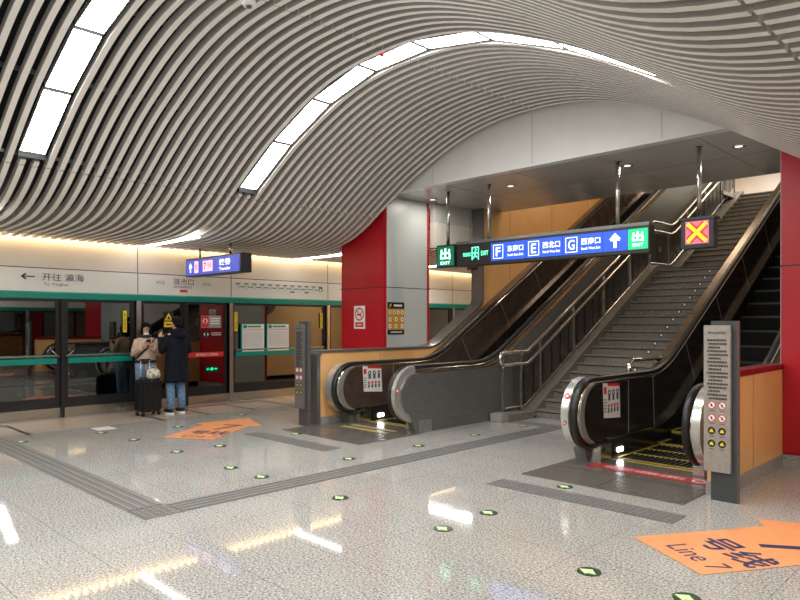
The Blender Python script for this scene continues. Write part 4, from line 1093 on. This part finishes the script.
# --- the man: back to the camera, turned toward the woman
def dress_man(t, s, P):
    h = MB()
    h.ball((0, -.012, 1.655*s), .1*s, M_hair, (.86, 1.03, .86), 20); h.ball((0, -.055*s, 1.60*s), .075*s, M_hair, (.98, .65, 1.0), 16); h.ball((0, .05*s, 1.705*s), .055*s, M_hair, (1.1, .8, .5), 14)
    loc(t, h, 'hair')
    c = MB()
    c.rings([(0, -.01, z*s, rx*s, ry*s) for z, rx, ry in ((.56, .235, .175), (.62, .232, .17), (.80, .222, .162), (.95, .21, .155), (1.08, .198, .148), (1.22, .205, .155), (1.32, .212, .150), (1.39, .195, .125), (1.44, .13, .095), (1.48, .075, .07))], M_navy, 24)
    for k, sg in (('L', -1), ('R', 1)):
        sh = P[k+'sho'] + Vector((-sg*.03, 0, .01)); el = P[k+'elb']; wr = P[k+'wr']
        c.tube([sh, sh.lerp(el, .3), sh.lerp(el, .7), el, el.lerp(wr, .35), el.lerp(wr, .8), wr+(wr-el).normalized()*.01], .07, M_navy, 14, radii=[.082*s, .082*s, .074*s, .068*s, .062*s, .054*s, .05*s])
    coat = loc(t, c, 'coat')
    hd = MB()   # hood lying on the shoulders
    hd.ball((0, -.115*s, 1.40*s), .12*s, M_navy, (1.15, .62, .72), 18); hd.tube([(-.11*s, .03, 1.44*s), (-.12*s, -.05, 1.475*s), (0, -.105*s, 1.50*s), (.12*s, -.05, 1.475*s), (.11*s, .03, 1.44*s)], .033*s, M_navy, 10)
    loc(coat, hd, 'hood')
    sm = MB(); sm.box(-.003, .003, -.172*s, -.16*s, .76*s, 1.28*s, M_black); loc(coat, sm, 'seam')
    for sg in (-1, 1):
        j = MB(); j.tube([(sg*.095*s, 0, .92*s), (sg*.1*s, .01, .72*s), (sg*.106*s, .018, .5*s), (sg*.11*s, .0, .3*s), (sg*.113*s, -.012, .09*s)], .08, M_jean, 14, radii=[.105*s, .098*s, .078*s, .072*s, .066*s]); loc(t, j, 'trouser_leg')
        b = MB(); b.ball((sg*.118*s, .045*s, .055*s), .06*s, M_black, (.78, 2.15, .85), 16); sho = loc(t, b, 'shoe')
        b = MB(); b.prism([(sg*.118*s+.05*s*math.cos(a), .045*s+.135*s*math.sin(a)) for a in [i*PI/10 for i in range(20)]], 'z', 0, .028, M_wink); loc(sho, b, 'shoe_sole')
    ph = MB(); w = P['Lpe']; ph.rings([(w.x+.01, w.y+.03, w.z-.04, .028, .028), (w.x+.01, w.y+.03, w.z+.07, .034, .034)], M_black, 14)
    loc(t, ph, 'cup') if False else ph.bm.free()
RZ = lambda dx, dy: math.atan2(-dx, dy)
RZM = RZ(-.62, -.18)
person((-11.25, 5.65, 0), RZ(-.75, -.12), 1.74,
       {'L': ((-.255, .05, 1.13), (-.15, .24, 1.33), (.25, .5, .75), (.9, .2, -.3)), 'R': ((.25, -.02, 1.12), (.20, .20, 1.02), (-.2, .95, .1), (-.9, -.1, .2))},
       'person in a long black hooded coat and blue jeans seen from behind', dress_man)
def dress_woman(t, s, P):
    h = MB()
    h.ball((0, -.014, 1.655*s), .105*s, M_hair, (.88, 1.0, .85), 20); h.ball((0, -.045*s, 1.56*s), .092*s, M_hair, (1.05, .72, 1.35), 18)
    for sg in (-1, 1): h.ball((sg*.074*s, .012*s, 1.585*s), .045*s, M_hair, (.55, 1.15, 2.0), 14)
    loc(t, h, 'hair')
    g = MB()
    for sg in (-1, 1): g.tube([(sg*.031*s+.024*math.cos(a), .11*s, 1.618*s+.02*math.sin(a)) for a in [i*PI/6 for i in range(13)]], .0035, M_black, 6, cap=False)
    g.tube([(-.01, .112*s, 1.62*s), (.01, .112*s, 1.62*s)], .003, M_black, 6); loc(t, g, 'glasses')
    m_ = MB(); m_.ball((0, .052*s, 1.512*s), .056*s, M_wink, (1.0, .9, .55), 14); loc(t, m_, 'face_mask')
    c = MB()
    c.rings([(0, 0, z*s, rx*s, ry*s) for z, rx, ry in ((.96, .165, .125), (.98, .185, .14), (1.08, .19, .145), (1.22, .188, .142), (1.32, .19, .135), (1.38, .165, .108), (1.42, .11, .08), (1.455, .062, .058))], M_beige, 24)
    for k, sg in (('L', -1), ('R', 1)):
        sh = P[k+'sho'] + Vector((-sg*.03, 0, .01)); el = P[k+'elb']; wr = P[k+'wr']
        c.tube([sh, sh.lerp(el, .3), sh.lerp(el, .7), el, el.lerp(wr, .4), el.lerp(wr, .85), wr], .07, M_beige, 14, radii=[.066*s, .068*s, .063*s, .06*s, .056*s, .05*s, .04*s])
    jk = loc(t, c, 'jacket')
    cl = MB(); cl.tube([(.08*s*math.cos(a), .01+.08*s*math.sin(a), (1.475-.012*math.sin(a))*s) for a in [i*PI/8 for i in range(17)]], .026*s, M_black, 8, cap=False); loc(jk, cl, 'collar')
    st = MB(); st.tube([(-.16*s, .02, 1.43*s), (-.09*s, .13*s, 1.35*s), (.02*s, .168*s, 1.22*s), (.14*s, .14*s, 1.10*s), (.2*s, .08*s, 1.03*s)], .016, M_black, 8); loc(t, st, 'bag_strap')
    bb = MB(); bb.rings([(0, .0, .955*s, .19*s, .14*s), (0, 0, .99*s, .205*s, .15*s), (0, 0, 1.01*s, .2*s, .145*s)], M_black, 24); loc(t, bb, 'waist_band')
    for sg in (-1, 1):
        j = MB(); j.tube([(sg*.09*s, 0, .95*s), (sg*.097*s, .01, .72*s), (sg*.104*s, .018, .5*s), (sg*.108*s, .0, .3*s), (sg*.11*s, -.012, .09*s)], .08, M_jean, 14, radii=[.11*s, .098*s, .075*s, .066*s, .058*s]); loc(t, j, 'trouser_leg')
        b = MB(); b.ball((sg*.115*s, .045*s, .052*s), .055*s, M_black, (.78, 2.1, .85), 16); sho = loc(t, b, 'shoe')
        b = MB(); b.prism([(sg*.115*s+.045*s*math.cos(a), .045*s+.125*s*math.sin(a)) for a in [i*PI/10 for i in range(20)]], 'z', 0, .026, M_wink); loc(sho, b, 'shoe_sole')
person((-11.78, 5.33, 0), RZ(.80, -.25), 1.63,
       {'L': ((-.225, .03, 1.13), (-.10, .27, 1.26), (.45, .55, .45), (.5, -.2, .8)), 'R': ((.225, .03, 1.13), (.10, .27, 1.26), (-.35, .6, .5), (-.6, -.2, .7))},
       'person with black hair, glasses and a beige jacket, standing behind the suitcase', dress_woman)
# phone held by the woman
tw = bpy.data.objects['person.001']
mw = Matrix.Translation(tw.location) @ Matrix.Rotation(tw.rotation_euler.z, 4, 'Z')
b = MB(); b.box(-.038, .038, -.006, .006, -.075, .075, M_black, .004); b.box(-.033, .033, -.0075, -.006, -.066, .066, M_blackp)
o = b.build('phone'); o.matrix_world = mw @ Matrix.Translation((.0, .345, 1.28)) @ Matrix.Rotation(R(-35), 4, 'X'); tag(o, 'black phone held in both hands before the beige jacket', 'phone')
# cup held by the man
tm = bpy.data.objects['person']
mm = Matrix.Translation(tm.location) @ Matrix.Rotation(tm.rotation_euler.z, 4, 'Z')
b = MB(); b.box(-.036, .036, -.005, .005, -.072, .072, M_black, .004); b.box(-.031, .031, -.0065, -.005, -.064, .064, M_gink)
o = b.build('phone'); o.matrix_world = mm @ Matrix.Translation((-.095, .335, 1.45)) @ Matrix.Rotation(R(20), 4, 'X'); tag(o, 'black phone in the raised hand of the person in the long coat', 'phone')

# suitcase
t = thing('suitcase', (-11.36, 5.18, 0), 'tall black ribbed suitcase on wheels with a raised silver handle', 'suitcase'); t.rotation_euler.z = R(8)
M_case = mat('black_shell', (.014, .014, .016), .32)
b = MB(); hw, hd_ = .125, .20
b.box(-hw, hw, -hd_, hd_, .07, .64, M_case, .03)
for i in range(4):
    x = -hw+.045+i*.053; b.box(x-.008, x+.008, -hd_-.013, hd_+.013, .11, .60, M_case, .004)
for i in range(7):
    y = -hd_+.05+i*.05; b.box(-hw-.013, hw+.013, y-.010, y+.010, .11, .60, M_case, .004)
shl = loc(t, b, 'shell')
b = MB(); b.box(-hw-.003, hw+.003, -.004, .004, .07, .645, M_gink); loc(shl, b, 'zip')
for sx in (-1, 1):
    for sy in (-1, 1):
        b = MB(); b.tube([(sx*.085-.018, sy*.155, .032), (sx*.085+.018, sy*.155, .032)], .031, M_rubber, 14); b.box(sx*.085-.02, sx*.085+.02, sy*.155-.02, sy*.155+.02, .045, .08, M_black); loc(t, b, 'wheel')
b = MB()
for sx in (-1, 1): b.tube([(-.09, sx*.085, .63), (-.09, sx*.085, .97)], .012, M_steelb, 8)
ht = loc(t, b, 'handle_tube')
b = MB(); b.box(-.105, -.075, -.105, .105, .96, .995, M_black, .01); loc(ht, b, 'handle_grip')
b = MB(); b.tube([(-.03, -.14, .64), (-.03, -.13, .67), (-.03, -.03, .67), (-.03, -.02, .64)], .012, M_black, 8); loc(t, b, 'carry_handle')
t = thing('tote_bag', (-11.33, 5.26, .65), 'small pale patterned bag lying on top of the black suitcase', 'bag'); t.rotation_euler.z = R(48)
b = MB(); b.rings([(0, 0, .0, .09, .065), (0, 0, .03, .125, .085), (0, 0, .10, .125, .07), (0, 0, .16, .10, .04), (0, 0, .175, .07, .02)], noisy('tote_cloth', (.65, .60, .52), (.22, .22, .14), 16, .8, lo=.52, hi=.58), 16)
o = loc(t, b, 'cloth_body')
b = MB(); b.tube([(-.06, 0, .16), (-.03, 0, .22), (.03, 0, .22), (.06, 0, .16)], .008, M_beige, 6); loc(t, b, 'strap')

# ================================================================== LIGHT
def area(name, loc_, size, power, col, rot=(0,0,0), sy=None):
    l = bpy.data.lights.new(name, 'AREA'); l.energy = power; l.color = col; l.size = size
    if sy: l.shape = 'RECTANGLE'; l.size_y = sy
    o = bpy.data.objects.new(name, l); C.objects.link(o); o.location = loc_; o.rotation_euler = rot; return o
for _x in (-8.2, -6.6, -4.5, -2.95): area('downlight_lamp', (_x, 9.4, ZS-.03), .12, 8, (1, .93, .82))
area('stair_lamp', (-7.4, 12.5, 6.9), 1.5, 45, (1, .78, .55), sy=.4)
area('stair_lamp', (-5.3, 15.5, 6.9), 3.0, 40, (1, .80, .58), sy=.4)
area('stair_lamp', (-5.3, 19.5, 6.9), 4.0, 55, (1, .85, .68), sy=.5)
area('stair_lamp', (-5.3, 23.0, 6.9), 5.0, 100, (1, .93, .84), sy=1)
area('far_lamp', (-10.5, 12.3, 3.0), 2.4, 45, (1, .97, .92), sy=.07)
for _y in (5.35, 2.35): area('edge_lamp', (.1, _y, 3.0), 1.7, 26, (1, .96, .9), sy=.07)
w = bpy.data.worlds.new('world'); bpy.context.scene.world = w; w.use_nodes = True
w.node_tree.nodes['Background'].inputs[0].default_value = (.9, .92, 1, 1); w.node_tree.nodes['Background'].inputs[1].default_value = .15

cam = bpy.data.cameras.new('camera'); cam.sensor_width = 36; cam.lens = 660*36/800; cam.shift_y = 22/800; cam.clip_start = .05; cam.clip_end = 200
co = bpy.data.objects.new('camera', cam); C.objects.link(co); co.location = (0, 0, 1.65)
co.rotation_euler = (R(90), 0, math.atan2(.702, .712))
bpy.context.scene.camera = co
vs = bpy.context.scene.view_settings
vs.view_transform = 'Standard'; vs.exposure = .72
